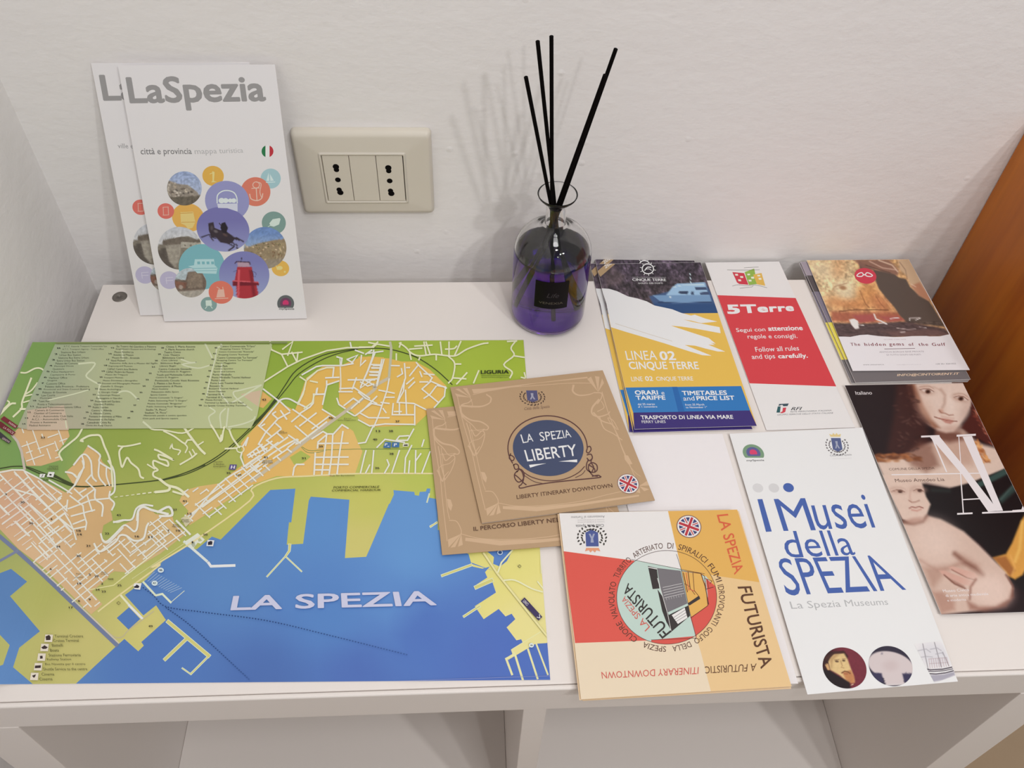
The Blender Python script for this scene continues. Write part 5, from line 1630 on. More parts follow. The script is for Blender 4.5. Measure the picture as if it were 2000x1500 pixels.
def ferry(art):
    k = kC_
    P_ = lambda t, c: art.poly(k(t), c)
    P_('98,104 926,90 1372,1386 402,1412', (228, 182, 60))

    def cliffs(P):
        P.fill((66, 56, 68)); P.noise(0.9, 9, 5)
        P.mix(np.clip((P.y - k('0,150')[0][1]) / 50, 0, 1) * .4, (92, 78, 76))
        P.noise(0.8, 4, 7, 1.5, 1)
        P.poly(k('640,330 960,250 1060,420 1060,520 760,520 560,440 520,360'), (60, 88, 132), 2)
        P.mix(np.clip((P.y - k('0,405')[0][1]) / 6, 0, 1) * (P.x > k('560,0')[0][0]), (36, 74, 124))
        hull = (150, 188, 220)
        P.poly(k('545,352 1000,348 1012,410 700,415 600,395'), (112, 150, 190), .7)
        P.poly(k('700,290 740,258 960,250 990,350 650,352'), hull, .7)
        P.poly(k('745,335 760,318 830,320 820,345'), (50, 66, 96), .6); P.poly(k('850,322 872,322 872,345 850,345'), (50, 66, 96), .6)
        P.poly(k('880,285 965,285 975,308 885,308'), (60, 76, 110), .6); P.poly(k('920,330 985,322 992,345 925,347'), (60, 76, 110), .6)
        P.line(k('700,290 780,272 950,268'), 1.2, (200, 220, 236), .4); P.line(k('842,180 848,255'), 1.2, (200, 220, 236), .4); P.line(k('828,220 862,220'), 1, (200, 220, 236), .4)
        P.line(k('590,408 800,412 1010,404'), 1.3, (30, 52, 92), .5)
        P.ell(*k('685,366')[0], 2, 1.6, (210, 225, 235), 0, .4)
        P.poly(k('150,130 230,120 330,200 300,260 180,280'), (110, 92, 92), 6, .5)
        return np.clip(P.c, 0, 240)
    art.up()
    art.pic(k('98,98 934,86 1074,492 176,500'), 110, 54, cliffs)
    art.up()
    P_('140,296 200,300 262,318 350,360 430,378 500,400 560,432 700,462 770,490 850,512 880,505 960,535 1058,560 930,572 850,552 790,543 860,562 1076,604 1084,652 900,618 780,600 690,592 860,648 990,690 1045,735 1005,728 1040,745 985,742 1120,797 1060,796 960,772 880,750 800,745 900,785 1012,830 940,826 820,790 640,732 500,690 330,640 216,604 180,420', (232, 229, 228))
    P_('98,104 60,104 90,500 210,560 218,610', (232, 229, 228)) if False else None
    art.up()
    art.stroke(k('250,575 330,600 520,660 700,715'), .5, (190, 170, 130))
    P_('110,160 215,68 300,60 132,205', (176, 146, 106))
    art.text('2023', k('158,118 228,72 240,92 172,142'), (236, 230, 224), 0.02)
    P_('330,1082 1246,1070 1318,1265 392,1280', (32, 116, 186)); P_('392,1278 1316,1263 1375,1395 402,1420', (58, 44, 116))
    art.up(); P_('330,1082 700,1076 748,1274 392,1280', (40, 120, 188)); P_('700,1076 740,1075 800,1273 748,1274', (28, 100, 172))
    art.up()
    w = (238, 236, 238)
    L = lambda b, x0, y0, x1, y1, h, **q_: art.line(b, *k(f'{x0},{y0}')[0], *k(f'{x1},{y1}')[0], h / 4.053, w, q_.pop('lean', .22), **q_)
    L('LINEA', 342, 864, 585, 862, 72, bold=-0.012); L('02', 608, 868, 735, 866, 74, bold=0.028)
    L('CINQUE TERRE', 366, 948, 918, 948, 72, bold=0.02); L('LINE', 380, 1032, 470, 1031, 36, bold=-0.01); L('02', 490, 1030, 552, 1030, 38, bold=0.02)
    L('CINQUE TERRE', 578, 1034, 870, 1032, 38, bold=0.01)
    L('ORARI', 408, 1140, 592, 1139, 36, bold=0.03); L('e', 618, 1139, 642, 1139, 22); L('TARIFFE', 416, 1180, 650, 1178, 34, bold=0.03)
    L('dal 25 marzo', 430, 1222, 565, 1220, 16, bold=0.01); L('al 1 novembre', 432, 1241, 583, 1240, 14, bold=0.01)
    L('TIMETABLES', 782, 1144, 1137, 1140, 36, bold=0.03); L('and', 792, 1186, 880, 1184, 36, bold=0.0); L('PRICE LIST', 896, 1184, 1198, 1180, 35, bold=0.03)
    L('from 25 March', 804, 1226, 956, 1224, 16, bold=0.01); L("to November 1°", 810, 1246, 978, 1244, 15, bold=0.01)
    L('TRASPORTO DI LINEA VIA MARE', 455, 1334, 1186, 1330, 32, bold=0.024); L('FERRY LINES', 462, 1364, 650, 1362, 22, bold=0.0)
    L('CINQUE TERRE', 388, 242, 655, 244, 26, bold=0.02); L('GOLFO DEI POETI', 432, 262, 626, 262, 12, bold=0.01)
    art.stroke(k('385,208 650,210'), .5, (200, 196, 200))
    cx, cy = k('508,142')[0]
    art.ring(cx, cy, 11, 9.6, 2.0, w, 0.1)
    for t in range(10):
        a_ = t * math.pi / 5 + .2
        art.stroke([(cx + 12 * math.cos(a_), cy + 10.4 * math.sin(a_)), (cx + 15.5 * math.cos(a_), cy + 13.4 * math.sin(a_))], 1.1, w)
    art.smooth([(cx - 6, cy + 3), (cx - 1, cy - 3), (cx + 6, cy - 3)], 2.0, w); art.smooth([(cx - 5, cy + 1), (cx + 2, cy - 0), (cx + 7, cy + 3)], 1.2, w)


A = Art(Q_B); ferry(A)
for nm, Q, z, lb in (('C', Q_C, 0.0010, 'lowest ferry timetable of the pile, only a strip of its left edge showing'),
                     ('A', Q_A, 0.0023, 'middle ferry timetable of the pile, its dark rear edge and lower corner showing'),
                     ('B', Q_B, 0.0040, 'topmost blue and yellow ferry timetable lettered LINEA 02 CINQUE TERRE')):
    e, c = booklet('ferry_timetable', Q, Z(z), 0.0010 if nm != 'B' else 0.0013, lb, 'booklet', 'ferry timetables in a pile beside the diffuser')
    block(e, Q, Z(z), 0.0010 if nm != 'B' else 0.0013, 1 if nm != 'B' else 2, inset=.8, jit=.5)
    if nm == 'B':
        A.build('printed_cover', Z(z), c, INK_GLOSS)
    else:
        B_ = Art(Q, homog(Q_B, Q)); ferry(B_)
        B_.build('printed_cover', Z(z), c, INK_GLOSS)

# ------------------------------------------------------------------ red and white 5 Terre leaflet
kT_ = K(1360, 490, 4.053)
Q_T = kT_('70,92 655,84 1258,1398 556,1420')
e, c = booklet('rules_leaflet', Q_T, Z(0.0010), 0.0010, 'red and white folded leaflet lettered 5Terre', 'leaflet')
block(e, Q_T, Z(0.0010), 0.0010, 2, inset=.8, jit=.4)
A = Art(Q_T)
k = kT_
A.poly(Q_T, (224, 221, 220)); A.up()
A.poly(k('155,350 786,373 1110,1073 412,1048'), (212, 52, 62)); A.up()
w = (240, 236, 238)
A.text('5Terre', k('230,424 764,418 778,477 246,503'), w, 0.05, 0, 1.08)
L = lambda b, x0, y0, x1, y1, h, **q_: A.line(b, *k(f'{x0},{y0}')[0], *k(f'{x1},{y1}')[0], h / 4.053, w, .28, **q_)
L('Segui con', 322, 652, 552, 645, 40, bold=.006); L('attenzione', 572, 634, 846, 628, 36, bold=.03)
L('regole e consigli.', 412, 705, 806, 700, 44, bold=.006)
L('Follow all rules', 472, 800, 816, 788, 38, bold=.006); L('and tips', 446, 868, 630, 862, 48, bold=.006); L('carefully.', 654, 862, 888, 856, 46, bold=.03)
A.up()
A.poly(k('285,168 378,176 412,268 340,262 322,250'), (206, 44, 66)); A.poly(k('382,168 458,140 484,262 416,270'), (140, 178, 60)); A.poly(k('450,188 516,175 546,276 480,264'), (222, 176, 62)); A.up()
for t_ in ('305,182 328,182 332,196 310,196', '345,200 370,200 372,214 350,214', '330,225 352,226 356,240 334,240', '402,182 424,180 426,192 406,194', '432,206 456,204 458,220 436,220', '412,228 436,228 438,242 416,242',
           '482,190 505,190 507,202 485,202', '492,214 514,214 516,228 495,228'): A.poly(k(t_), (236, 226, 210))
for t_ in ('245,150 330,152 500,150', '378,134 440,130 492,128', '286,278 330,268 400,275 470,270 560,292', '345,296 400,290 440,285 450,275'): A.smooth(k(t_), .6, (90, 88, 84))
A.poly(k('655,1212 732,1208 722,1228 690,1230 680,1218 650,1228'), (52, 76, 88)); A.poly(k('645,1232 668,1230 662,1280 634,1280'), (40, 90, 96)); A.poly(k('685,1242 712,1240 704,1275 680,1285 660,1282 682,1270'), (206, 54, 72))
A.line('RFI', *k('748,1262')[0], *k('834,1260')[0], 6.2, (60, 60, 66), -.2, 0.015, 0.25)
A.line('RETE FERROVIARIA ITALIANA', *k('745,1279')[0], *k('1070,1268')[0], 2.8, (110, 110, 116), -.2)
A.line('GRUPPO FERROVIE DELLO STATO ITALIANE', *k('640,1303')[0], *k('1082,1288')[0], 2.8, (120, 120, 126), -.2)
A.stroke(k('1110,1080 1240,1360'), .6, (214, 208, 206))
A.build('printed_cover', Z(0.0010), c)

# ------------------------------------------------------------------ boat rental booklets at the back right
kH_ = K(1550, 490, 5.405)
Q_H = kH_('137,98 1216,88 1860,1256 624,1266')


def cave(P):
    k = kH_
    P.fill((206, 158, 104))
    P.poly(k('130,90 640,90 700,350 560,560 330,600'), (214, 186, 140), 14)
    P.noise(0.28, 12, 3); P.noise(0.42, 4, 6, 1.0, 1)
    P.ell(*k('300,200')[0], 30, 16, (226, 204, 164), .4, .8, .6); P.ell(*k('480,180')[0], 14, 20, (210, 150, 96), .2, .9, .5); P.ell(*k('420,520')[0], 18, 16, (214, 160, 104), .3, .9, .5)
    P.ell(*k('560,420')[0], 22, 16, (224, 206, 168), .5, .6, .7); P.ell(*k('520,390')[0], 7, 4, (150, 100, 62), .2, .6, .8)
    P.ell(*k('780,450')[0], 20, 26, (204, 132, 62), .6, .8, .6); P.ell(*k('930,560')[0], 22, 14, (196, 116, 66), .6, .8, .7); P.ell(*k('560,560')[0], 40, 10, (192, 116, 60), .1, .8, .6)
    P.poly(k('400,640 1120,650 1180,740 760,760 400,740'), (164, 82, 60), 5, .8)
    P.line(k('480,640 650,620 1000,625'), 1.5, (96, 46, 30), .8); P.line(k('830,340 950,500 1060,640'), 2, (232, 170, 110), 1.5, .6)
    P.line(k('700,420 760,560 800,600'), 1.5, (130, 74, 44), 1.2, .7); P.line(k('870,480 920,560 960,600'), 1.5, (140, 80, 50), 1.2, .7)
    P.line(k('400,430 430,380 560,340'), 1.5, (140, 90, 60), 1.2, .6)
    # dark mouth of the cave
    P.poly(k('690,110 860,200 960,215 1060,240 1110,280 1190,300 1230,380 1300,440 1420,520 1490,620 1600,800 1200,760 1120,680 1060,590 980,500 900,400 860,300 840,200 700,190'), (88, 74, 66), 2)
    P.poly(k('640,95 1000,90 1110,200 1100,260 1040,240 860,200 720,180'), (132, 92, 78), 3, .9)
    P.line(k('800,110 940,180 1080,200'), 2.2, (206, 170, 150), 1.2, .8); P.line(k('900,100 1040,150 1100,220'), 2.5, (226, 196, 168), 1.2, .8); P.line(k('760,150 880,190 1020,230'), 1.5, (80, 56, 50), 1.0, .8)
    P.poly(k('1100,90 1216,88 1380,360 1440,470 1420,520 1330,470 1240,380 1190,260 1120,200'), (200, 168, 132), 3)
    P.poly(k('1240,370 1330,330 1450,500 1420,525 1320,470'), (184, 124, 92), 3, .9)
    P.line(k('1120,120 1180,200 1200,300'), 1.5, (130, 100, 80), 1, .7); P.line(k('1240,350 1290,380'), 1.5, (230, 200, 180), 1, .7)
    P.poly(k('340,760 760,765 1180,745 1600,820 1660,900 480,920'), (84, 66, 66), 3)
    P.noise(0.35, 6, 21, 1, 3, mask=(P.y > k('0,740')[0][1]).astype(float))
    P.poly(k('900,850 1500,830 1660,880 1640,900 1100,905'), (122, 88, 82), 4, .6)
    rd = (168, 76, 78)
    P.poly(k('620,680 840,670 860,740 700,760'), rd, 3, .8); P.poly(k('900,690 1100,690 1170,730 1000,750'), rd, 3, .7)
    wh = (232, 222, 218)
    P.poly(k('585,725 640,715 680,740 690,820 650,825 610,780'), wh, 1); P.line(k('690,780 740,785'), 1.3, wh, .6); P.line(k('850,670 870,720 920,740 980,770'), 2.6, wh, .9)
    P.line(k('900,765 985,768'), 1.2, wh, .6); P.line(k('1020,715 1110,705'), 1.6, wh, .7); P.line(k('1225,735 1225,710 1340,708 1290,730'), 1.5, wh, .6)
    P.line(k('1090,815 1200,830 1290,825'), 1.4, (190, 170, 166), .7); P.line(k('1130,858 1175,856'), 1.6, wh, .7); P.line(k('1330,805 1400,812'), 1, wh, .6, .7)
    return np.clip(P.c, 0, 240)


def hidden(art):
    k = kH_
    art.poly(Q_H, (228, 222, 226)); art.up()
    art.pic(k('137,98 1216,88 1652,900 478,918'), 130, 96, cave)
    art.up()
    art.poly(k('470,905 520,905 600,908 700,888 780,884 900,900 1100,912 1250,900 1400,898 1500,912 1620,885 1660,880 1700,960 500,960'), (228, 222, 226))
    art.ell(*k('758,264')[0], 117 / 5.405, 82 / 5.405, (206, 48, 72), .18, 40); art.up()
    wh = (240, 232, 234)
    art.smooth(k('668,262 690,238 720,230 735,250 720,268 690,270'), 1.9, wh, closed=True); art.smooth(k('760,255 770,232 800,236 832,258 815,270 780,268'), 1.9, wh, closed=True)
    art.stroke(k('735,252 760,252'), 2.4, wh)
    c = (128, 52, 66)
    for b, x0, x1 in (('The', 606, 706), ('hidden', 752, 976), ('gems', 1016, 1172), ('of', 1218, 1272), ('the', 1322, 1424), ('Gulf', 1464, 1606)):
        h = 34 if b != 'gems' else 36
        yy = 1004 if b != 'gems' else 1013
        art.line(b, *k(f'{x0},{yy}')[0], *k(f'{x1},{yy - 1}')[0], h / 5.405, c, .3, .02, 0.0, 1.25)
    art.stroke(k('960,1035 1280,1030'), .9, (110, 70, 80))
    art.line('SCOPRI CON NOI', *k('955,942')[0], *k('1185,940')[0], 2.2, (190, 176, 182), .3)
    art.line('ANTICHI BORGHI BAIE PRIVATE', *k('908,1076')[0], *k('1378,1070')[0], 3.0, (160, 150, 158), .3)
    art.line('DI TUTTO GOLFO DEI POETI', *k('985,1106')[0], *k('1345,1102')[0], 3.0, (160, 150, 158), .3)
    art.line('www.cintoirent.it', *k('735,1208')[0], *k('955,1206')[0], 2.4, (140, 134, 140), .3)
    art.line('info@cintoirent.it', *k('1090,1208')[0], *k('1350,1204')[0], 1.8, (190, 184, 190), .3)
    art.line('+39 351 5201022', *k('1500,1202')[0], *k('1715,1196')[0], 2.6, (120, 116, 122), .3)


def grey_cover(art, Q):
    """grey booklet with a yellow band and an orange address line along its foot"""
    H_ = homog(UNIT, Q)
    f = lambda t: [tuple(p) for p in warp(H_, np.array(t, float))]
    art.poly(Q, (112, 106, 108)); art.up()
    art.poly(f([(0, 0), (1, 0), (1, .14), (0, .12)]), (158, 146, 158)); art.poly(f([(0, .12), (1, .14), (1, .3), (0, .26)]), (84, 76, 78))
    art.poly(f([(0, .26), (1, .3), (1, .54), (0, .52)]), (124, 116, 132)); art.poly(f([(0, .52), (1, .52), (1, .82), (0, .82)]), (222, 206, 66)); art.up()


Q_H2 = kH_('72,116 1206,104 1868,1356 654,1392')
Q_H3 = kH_('58,128 1190,112 1852,1368 610,1396')
Q_H4 = kH_('66,140 1196,118 1842,1380 622,1400')
for Q, z, lb in ((Q_H4, 0.0013, 'lowest grey booklet of the pile at the back right corner'), (Q_H3, 0.0028, 'third booklet from the top of the back right pile, grey with yellow band'),
                 (Q_H2, 0.0043, 'grey booklet with INFO address line just under the cave picture booklet')):
    e, c = booklet('rental_booklet', Q, Z(z), 0.0013, lb, 'booklet', 'boat rental booklets piled at the back right corner')
    block(e, Q, Z(z), 0.0013, 1, inset=.6, jit=.3)
    B_ = Art(Q); grey_cover(B_, Q)
    if Q is Q_H2:
        B_.line('INFO@CINTOIRENT.IT', *kH_('1090,1330')[0], *kH_('1742,1314')[0], 6.0, (236, 196, 166), -.25, .02)
    B_.build('printed_cover', Z(z), c)
e, c = booklet('rental_booklet', Q_H, Z(0.0057), 0.0012, 'topmost booklet of the back right pile with a rocky sea cave picture', 'booklet', 'boat rental booklets piled at the back right corner')
block(e, Q_H, Z(0.0057), 0.0012, 1, inset=.8, jit=.3)
A = Art(Q_H); hidden(A)
A.build('printed_cover', Z(0.0057), c)

# ------------------------------------------------------------------ museum guides with a painted portrait
kM_ = K(1630, 730, 3.124)
Q_M = kM_('62,70 782,56 1462,1445 652,1470')


def portrait(P):
    """a loosely painted woman with auburn curls in a dark green dress, holding a child"""
    k = kM_
    f1, f2 = K(1740, 745, 7.05), K(1700, 920, 3.4)
    P.fill((32, 18, 22))
    rnd = random.Random(3)
    # left hair mass, shoulders
    P.poly(k('380,60 470,60 520,200 560,330 600,470 400,500 320,470 360,260'), (58, 28, 26), 9)
    P.poly(k('240,510 420,500 540,440 640,400 800,380 900,430 1060,470 1300,700 1100,720 840,690 700,700 560,670 400,690 300,640'), (212, 186, 170), 6)
    P.poly(k('430,500 520,420 600,430 640,560 560,600 470,560'), (120, 74, 58), 9, .7)
    P.poly(k('640,330 800,330 860,420 840,560 700,560 600,470'), (190, 154, 136), 10, .9)
    P.poly(k('620,330 760,360 790,400 700,420 610,400'), (104, 60, 48), 7, .85)
    # head
    P.poly(f1('230,30 600,15 1000,10 1090,60 1120,200 1105,330 1040,470 950,610 860,690 760,705 640,670 520,590 430,490 350,370 280,230'), (216, 192, 178), 4)
    P.poly(f1('225,30 330,30 380,150 450,330 560,520 680,640 600,650 480,560 360,400 270,230'), (132, 78, 54), 5, .85)
    P.poly(f1('200,40 290,40 340,220 420,420 540,590 450,560 330,400 240,230'), (66, 32, 28), 5, .9)
    P.ell(*f1('470,390')[0], 14, 24, (204, 166, 146), -.5, .9, .5)
    P.ell(*f1('820,650')[0], 20, 6, (188, 150, 134), -.1, .9, .6)
    P.ell(*f1('1040,400')[0], 10, 26, (192, 162, 148), .3, .9, .6)
    P.ell(*f1('820,300')[0], 7, 20, (228, 208, 196), -.1, .9, .6)
    P.line(f1('690,110 745,190 740,300 710,360'), 5, (184, 150, 134), 3.5, .75)
    P.line(f1('680,120 600,80 500,60 400,80'), 2.5, (188, 152, 134), 2.5, .6)
    # eyes
    for pts, ic, sh in (('400,110 450,100 530,100 590,135', '510,140', '480,125'), ('870,215 930,198 1000,205 1060,250', '965,237', '960,225')):
        e = f1(pts)
        P.ell(*f1(sh)[0], 15, 7.5, (176, 136, 118), .2, .7, .75)
        P.poly(e + f1(ic)[0:0] + [(e[3][0] - 2, e[3][1] + 2.4), (e[1][0] + 6, e[1][1] + 8.2), (e[1][0] - 1, e[1][1] + 5)], (214, 194, 184), 1.0, .9)
        P.ell(*f1(ic)[0], 5.2, 4.0, (86, 50, 38), 0, .4)
        P.ell(*f1(ic)[0], 2.0, 1.9, (34, 18, 16), 0, .5)
        P.line([(x, y + .6) for x, y in e], 1.3, (116, 72, 58), .9, .9)
        P.line([(x, y - 2.4) for x, y in e], 1.6, (232, 210, 198), 1.2, .6)
        P.line([(x, y - 4.6) for x, y in e], 1.2, (172, 132, 114), 1.6, .7)
    # nose and mouth
    P.ell(*f1('690,410')[0], 5, 4, (186, 138, 118), .4, .8, .8)
    P.line(f1('665,395 690,430 750,440 800,465 860,460'), 1.5, (140, 84, 66), 1.6, .85)
    P.line(f1('700,480 780,500 860,510'), 3, (196, 152, 136), 3, .6)
    P.line(f1('600,488 680,515 780,540 910,550'), 1.7, (118, 56, 44), 1.0, .95)
    P.poly(f1('640,500 740,510 800,520 880,545 780,538 680,515'), (184, 118, 104), 1.4, .8)
    P.poly(f1('700,530 800,548 870,552 820,585 750,570'), (178, 110, 96), 2.2, .8)
    # curls on the right
    P.poly(k('838,150 900,265 960,330 1020,425 930,428 810,355 775,330 830,250'), (76, 32, 28), 3)
    for i in range(70):
        t = rnd.random()
        x, y = 850 + t * 130 + rnd.uniform(-30, 45), 215 + t * 195 + rnd.uniform(-20, 20)
        P.ell(1630 + x / 3.124, 730 + y / 3.124, rnd.uniform(3, 7), 1.8, rnd.choice([(150, 76, 52), (112, 48, 38), (176, 108, 84), (60, 24, 22), (128, 60, 44)]), rnd.uniform(.2, 1.1), .6, .7)
    for i in range(60):
        x, y = rnd.uniform(370, 520), rnd.uniform(120, 500)
        P.ell(1630 + x / 3.124, 730 + y / 3.124, rnd.uniform(3, 6), 1.8, rnd.choice([(92, 56, 48), (76, 44, 38), (110, 76, 68), (44, 22, 22)]), rnd.uniform(-.6, .8), .8, .45)
    for i in range(60):
        x = rnd.uniform(0, 1)
        x, y = 860 + x * 70 + rnd.uniform(-14, 18), 410 + x * 130 + rnd.uniform(-20, 20)
        P.ell(1630 + x / 3.124, 730 + y / 3.124, rnd.uniform(2.5, 5), 1.9, rnd.choice([(206, 136, 70), (178, 102, 50), (226, 166, 100), (150, 84, 40)]), rnd.uniform(.3, 1.4), .7, .65)
    for i in range(90):
        x, y = rnd.uniform(240, 520), rnd.uniform(488, 535)
        P.ell(1630 + x / 3.124, 730 + y / 3.124, rnd.uniform(4, 8), 2.2, rnd.choice([(150, 86, 40), (184, 112, 58), (112, 58, 30), (92, 48, 28)]), rnd.uniform(-.3, .5), .8, .5)
    # dress and mantle
    P.poly(k('540,675 700,700 840,660 1060,570 1300,560 1500,900 1500,1480 1100,1300 900,1040 700,920 560,860'), (24, 19, 22), 2.5)
    P.poly(k('860,670 1060,568 1080,600 960,660 870,700'), (50, 74, 70), 3)
    P.poly(k('1000,760 1150,620 1260,560 1290,640 1120,700 1020,790'), (46, 70, 66), 5, .9)
    P.line(k('1010,770 1090,680 1150,640'), 2, (84, 106, 102), 3, .7); P.line(k('600,710 700,715'), 7, (38, 46, 44), 4, .7)
    P.poly(f2('1060,240 1000,330 940,480 900,550 815,575 850,620 900,690 960,720 1010,690 1060,600'), (212, 148, 50), 3)
    P.line(f2('1010,340 990,520 960,600'), 4, (240, 196, 96), 5, .7); P.poly(f2('815,575 900,565 960,660 930,700 880,650'), (150, 86, 36), 4, .8)
    P.line(f2('930,560 960,640 940,690'), 3, (226, 164, 80), 3, .7)
    # child
    P.poly(f2('60,20 330,60 345,90 370,170 400,220 375,290 350,330 270,350 210,320 130,160'), (214, 186, 170), 3)
    P.poly(f2('200,340 270,350 350,335 375,295 470,320 620,400 720,490 830,600 900,670 950,780 930,850 850,900 700,930 430,960 400,800'), (206, 176, 160), 4)
    P.line(f2('215,335 290,352 350,335 375,300'), 5, (120, 74, 58), 5, .85)
    P.ell(*f2('300,330')[0], 20, 6, (168, 118, 100), -.15, .8, .7)
    P.ell(*f2('420,460')[0], 44, 36, (222, 196, 182), .5, .8, .7)
    P.poly(f2('350,640 520,630 600,600 560,540 620,560 720,620 750,700 700,720 640,640 540,640 480,700 420,780 400,760'), (168, 124, 106), 9, .6)
    P.line(f2('560,550 620,600 690,640 745,690'), 6, (112, 64, 50), 7, .8)
    P.line(f2('330,590 440,660 540,640 610,600'), 3, (176, 134, 118), 6, .7)
    P.poly(f2('520,640 545,632 690,675 715,700 690,720 640,708 530,655'), (206, 158, 142), 2.5)
    P.poly(f2('455,660 490,660 680,730 690,765 620,755 480,690'), (204, 156, 140), 2.5)
    P.poly(f2('500,700 620,760 640,790 540,740'), (156, 104, 88), 3, .8)
    P.line(f2('490,690 560,750 630,780'), 1.8, (104, 58, 46), 2, .9); P.line(f2('540,655 640,708 690,722'), 1.6, (128, 76, 62), 1.6, .8)
    P.ell(*f2('790,790')[0], 42, 30, (220, 192, 178), .4, .6, .9)
    P.poly(f2('640,860 720,900 830,900 920,850 940,790 950,840 900,900 760,935 660,920'), (150, 100, 84), 6, .8)
    P.line(f2('700,720 665,770 660,850'), 3, (130, 80, 66), 4, .8); P.line(f2('900,690 945,760 945,830'), 3, (120, 72, 58), 3, .8)
    P.poly(f2('405,800 480,800 560,870 560,920 470,950'), (168, 120, 102), 7, .7)
    for pts in ('140,130 175,118 215,125 228,132', '285,125 310,112 340,120 352,128'):
        e = f2(pts)
        P.ell((e[0][0] + e[3][0]) / 2, e[1][1] + 3, 15, 6.5, (182, 144, 128), .1, .7, .7)
        P.ell((e[1][0] + e[2][0]) / 2 + 1, e[1][1] + 5, 4.6, 3.2, (84, 54, 46), 0, .4)
        P.line([(x, y + 2) for x, y in e], 1.2, (124, 84, 70), 1, .9); P.line([(x, y - 1) for x, y in e], 1.6, (228, 204, 190), 1.2, .5)
    P.line(f2('265,130 262,180 270,195'), 3, (190, 150, 134), 3, .6); P.line(f2('255,195 275,208 300,206 325,195'), 1.8, (148, 98, 82), 1.6, .85)
    P.line(f2('258,248 275,238 300,243 325,236 350,245'), 1.8, (132, 64, 54), 1.2, .95); P.line(f2('275,258 310,264 335,254'), 3, (190, 124, 110), 2, .7)
    return P.noise(0.02, 5, 2).c


def museum(art):
    k = kM_
    art.pic(Q_M, 190, 240, portrait)
    art.up()
    w = (232, 218, 220)
    art.poly(k('528,378 640,374 642,384 528,389'), w); art.poly(k('745,372 862,366 862,378 745,384'), w)
    art.poly(k('580,384 640,382 790,565 765,600'), w); art.poly(k('590,390 600,388 688,600 680,600'), w)
    art.poly(k('752,382 762,382 774,520 768,850 760,850'), w) if False else None
    art.stroke(k('758,382 772,580'), 1.6, w)
    art.poly(k('782,384 838,380 1028,835 988,838'), w)
    art.poly(k('762,590 790,565 1000,836 938,842'), w); art.stroke(k('768,600 786,852'), 2.2, w)
    art.stroke(k('350,616 600,612 930,606'), 2.0, w); art.poly(k('748,850 842,846 842,856 748,860'), w); art.poly(k('900,844 1170,832 1172,842 900,854'), w)
    art.stroke(k('786,768 885,762'), 2.2, w); art.poly(k('1085,832 1140,828 1165,760 1175,760 1175,842 1085,846'), w)
    art.up()
    art.line('Italiano', *k('130,128')[0], *k('230,126')[0], 6.8, w, .25, .004)
    dk = (92, 62, 54)
    art.line('COMUNE DELLA SPEZIA', *k('334,590')[0], *k('612,582')[0], 4.4, dk, .3)
    art.line('Museo Amedeo Lia', *k('372,662')[0], *k('672,654')[0], 6.6, dk, .3)
    art.line('Museo Civico', *k('664,1334')[0], *k('822,1326')[0], 5.6, w, .35); art.line('di arte antica medievale', *k('680,1362')[0], *k('940,1350')[0], 5.2, w, .35)
    art.line('e moderna', *k('690,1390')[0], *k('805,1384')[0], 4.6, w, .35)


A = Art(Q_M); museum(A)
DK = principled('dark_cover', alb((50, 34, 34)), 0.4, 0.4)
e1, c1 = booklet('museum_guide', Q_M, Z(0.0030), 0.0012, 'upper museum guide with large white M A L letters over a painted portrait', 'booklet', 'museum guides with a painted portrait at the right')
block(e1, Q_M, Z(0.0030), 0.0012, 1, inset=.8, jit=.2)
p1 = A.build('printed_cover', Z(0.0030), c1, INK_GLOSS)
dvec = Z(0.0015).at(1907.5, 747.2) - Z(0.0030).at(*Q_M[1])
e2 = e1.copy(); COL.objects.link(e2)
e2['label'] = 'lower museum guide of the two, only its right strip showing'


def copy_kids(src, dst):
    for ch in list(src.children):
        c2 = ch.copy(); COL.objects.link(c2); c2.parent = dst
        copy_kids(ch, c2)


copy_kids(e1, e2)
e2.location = e1.location + Vector((dvec[0], dvec[1], -0.0015))

# ------------------------------------------------------------------ white Musei leaflet
kU_ = K(1400, 820, 2.728)
Q_U = [(1424.5, 847), (1684, 835), (1871, 1331), (1577, 1356.5)]
e, c = booklet('museums_leaflet', Q_U, Z(0.0027), 0.0017, 'white leaflet with tall blue I Musei della SPEZIA lettering at the front right', 'leaflet')
block(e, Q_U, Z(0.0027), 0.0017, 3, inset=.8, jit=.5)
A = Art(Q_U); k = kU_
A.poly(Q_U, (229, 226, 226)); A.up()
BL = (66, 96, 170)
A.ell(*k('219,363')[0], 10.6, 8.6, (208, 207, 208), .35); A.ell(*k('304,363')[0], 10.6, 8.6, (206, 205, 206), .35); A.ell(*k('382,361')[0], 10.8, 8.6, BL, .35)
A.text('I', k('216,423 243,422 293,595 262,597'), BL, .0)
A.text('Musei', k('303,400 790,392 850,578 360,590'), BL, .0) if False else None
A.text('M', k('303,422 470,417 528,588 356,592'), BL, .0)
A.text('usei', k('488,405 786,398 848,576 536,586'), BL, .0)
A.text('della', k('338,593 690,588 742,720 374,738'), BL, .0)
A.text('SPEZIA', k('320,738 868,720 1012,908 372,938'), BL, .0)
A.text('La Spezia Museums', k('386,968 905,952 918,996 402,1020'), (176, 176, 178), -.004)
myspezia(A, *k('195,178')[0], 20.5, 17.5, (116, 150, 118), (92, 92, 146), (212, 54, 104), .25)
A.line('mySpezia', *k('160,224')[0], *k('254,222')[0], 4.6, (70, 68, 70), .2, .02)
crest(A, *k('640,132')[0], 92 / 2.728, 84 / 2.728, .18, (84, 96, 140), (110, 106, 108), (220, 196, 130))
A.line('Città della Spezia', *k('605,198')[0], *k('720,192')[0], 4.6, (140, 138, 142), .3)
A.stroke(k('618,208 718,204'), .5, (200, 198, 200))
A.up()


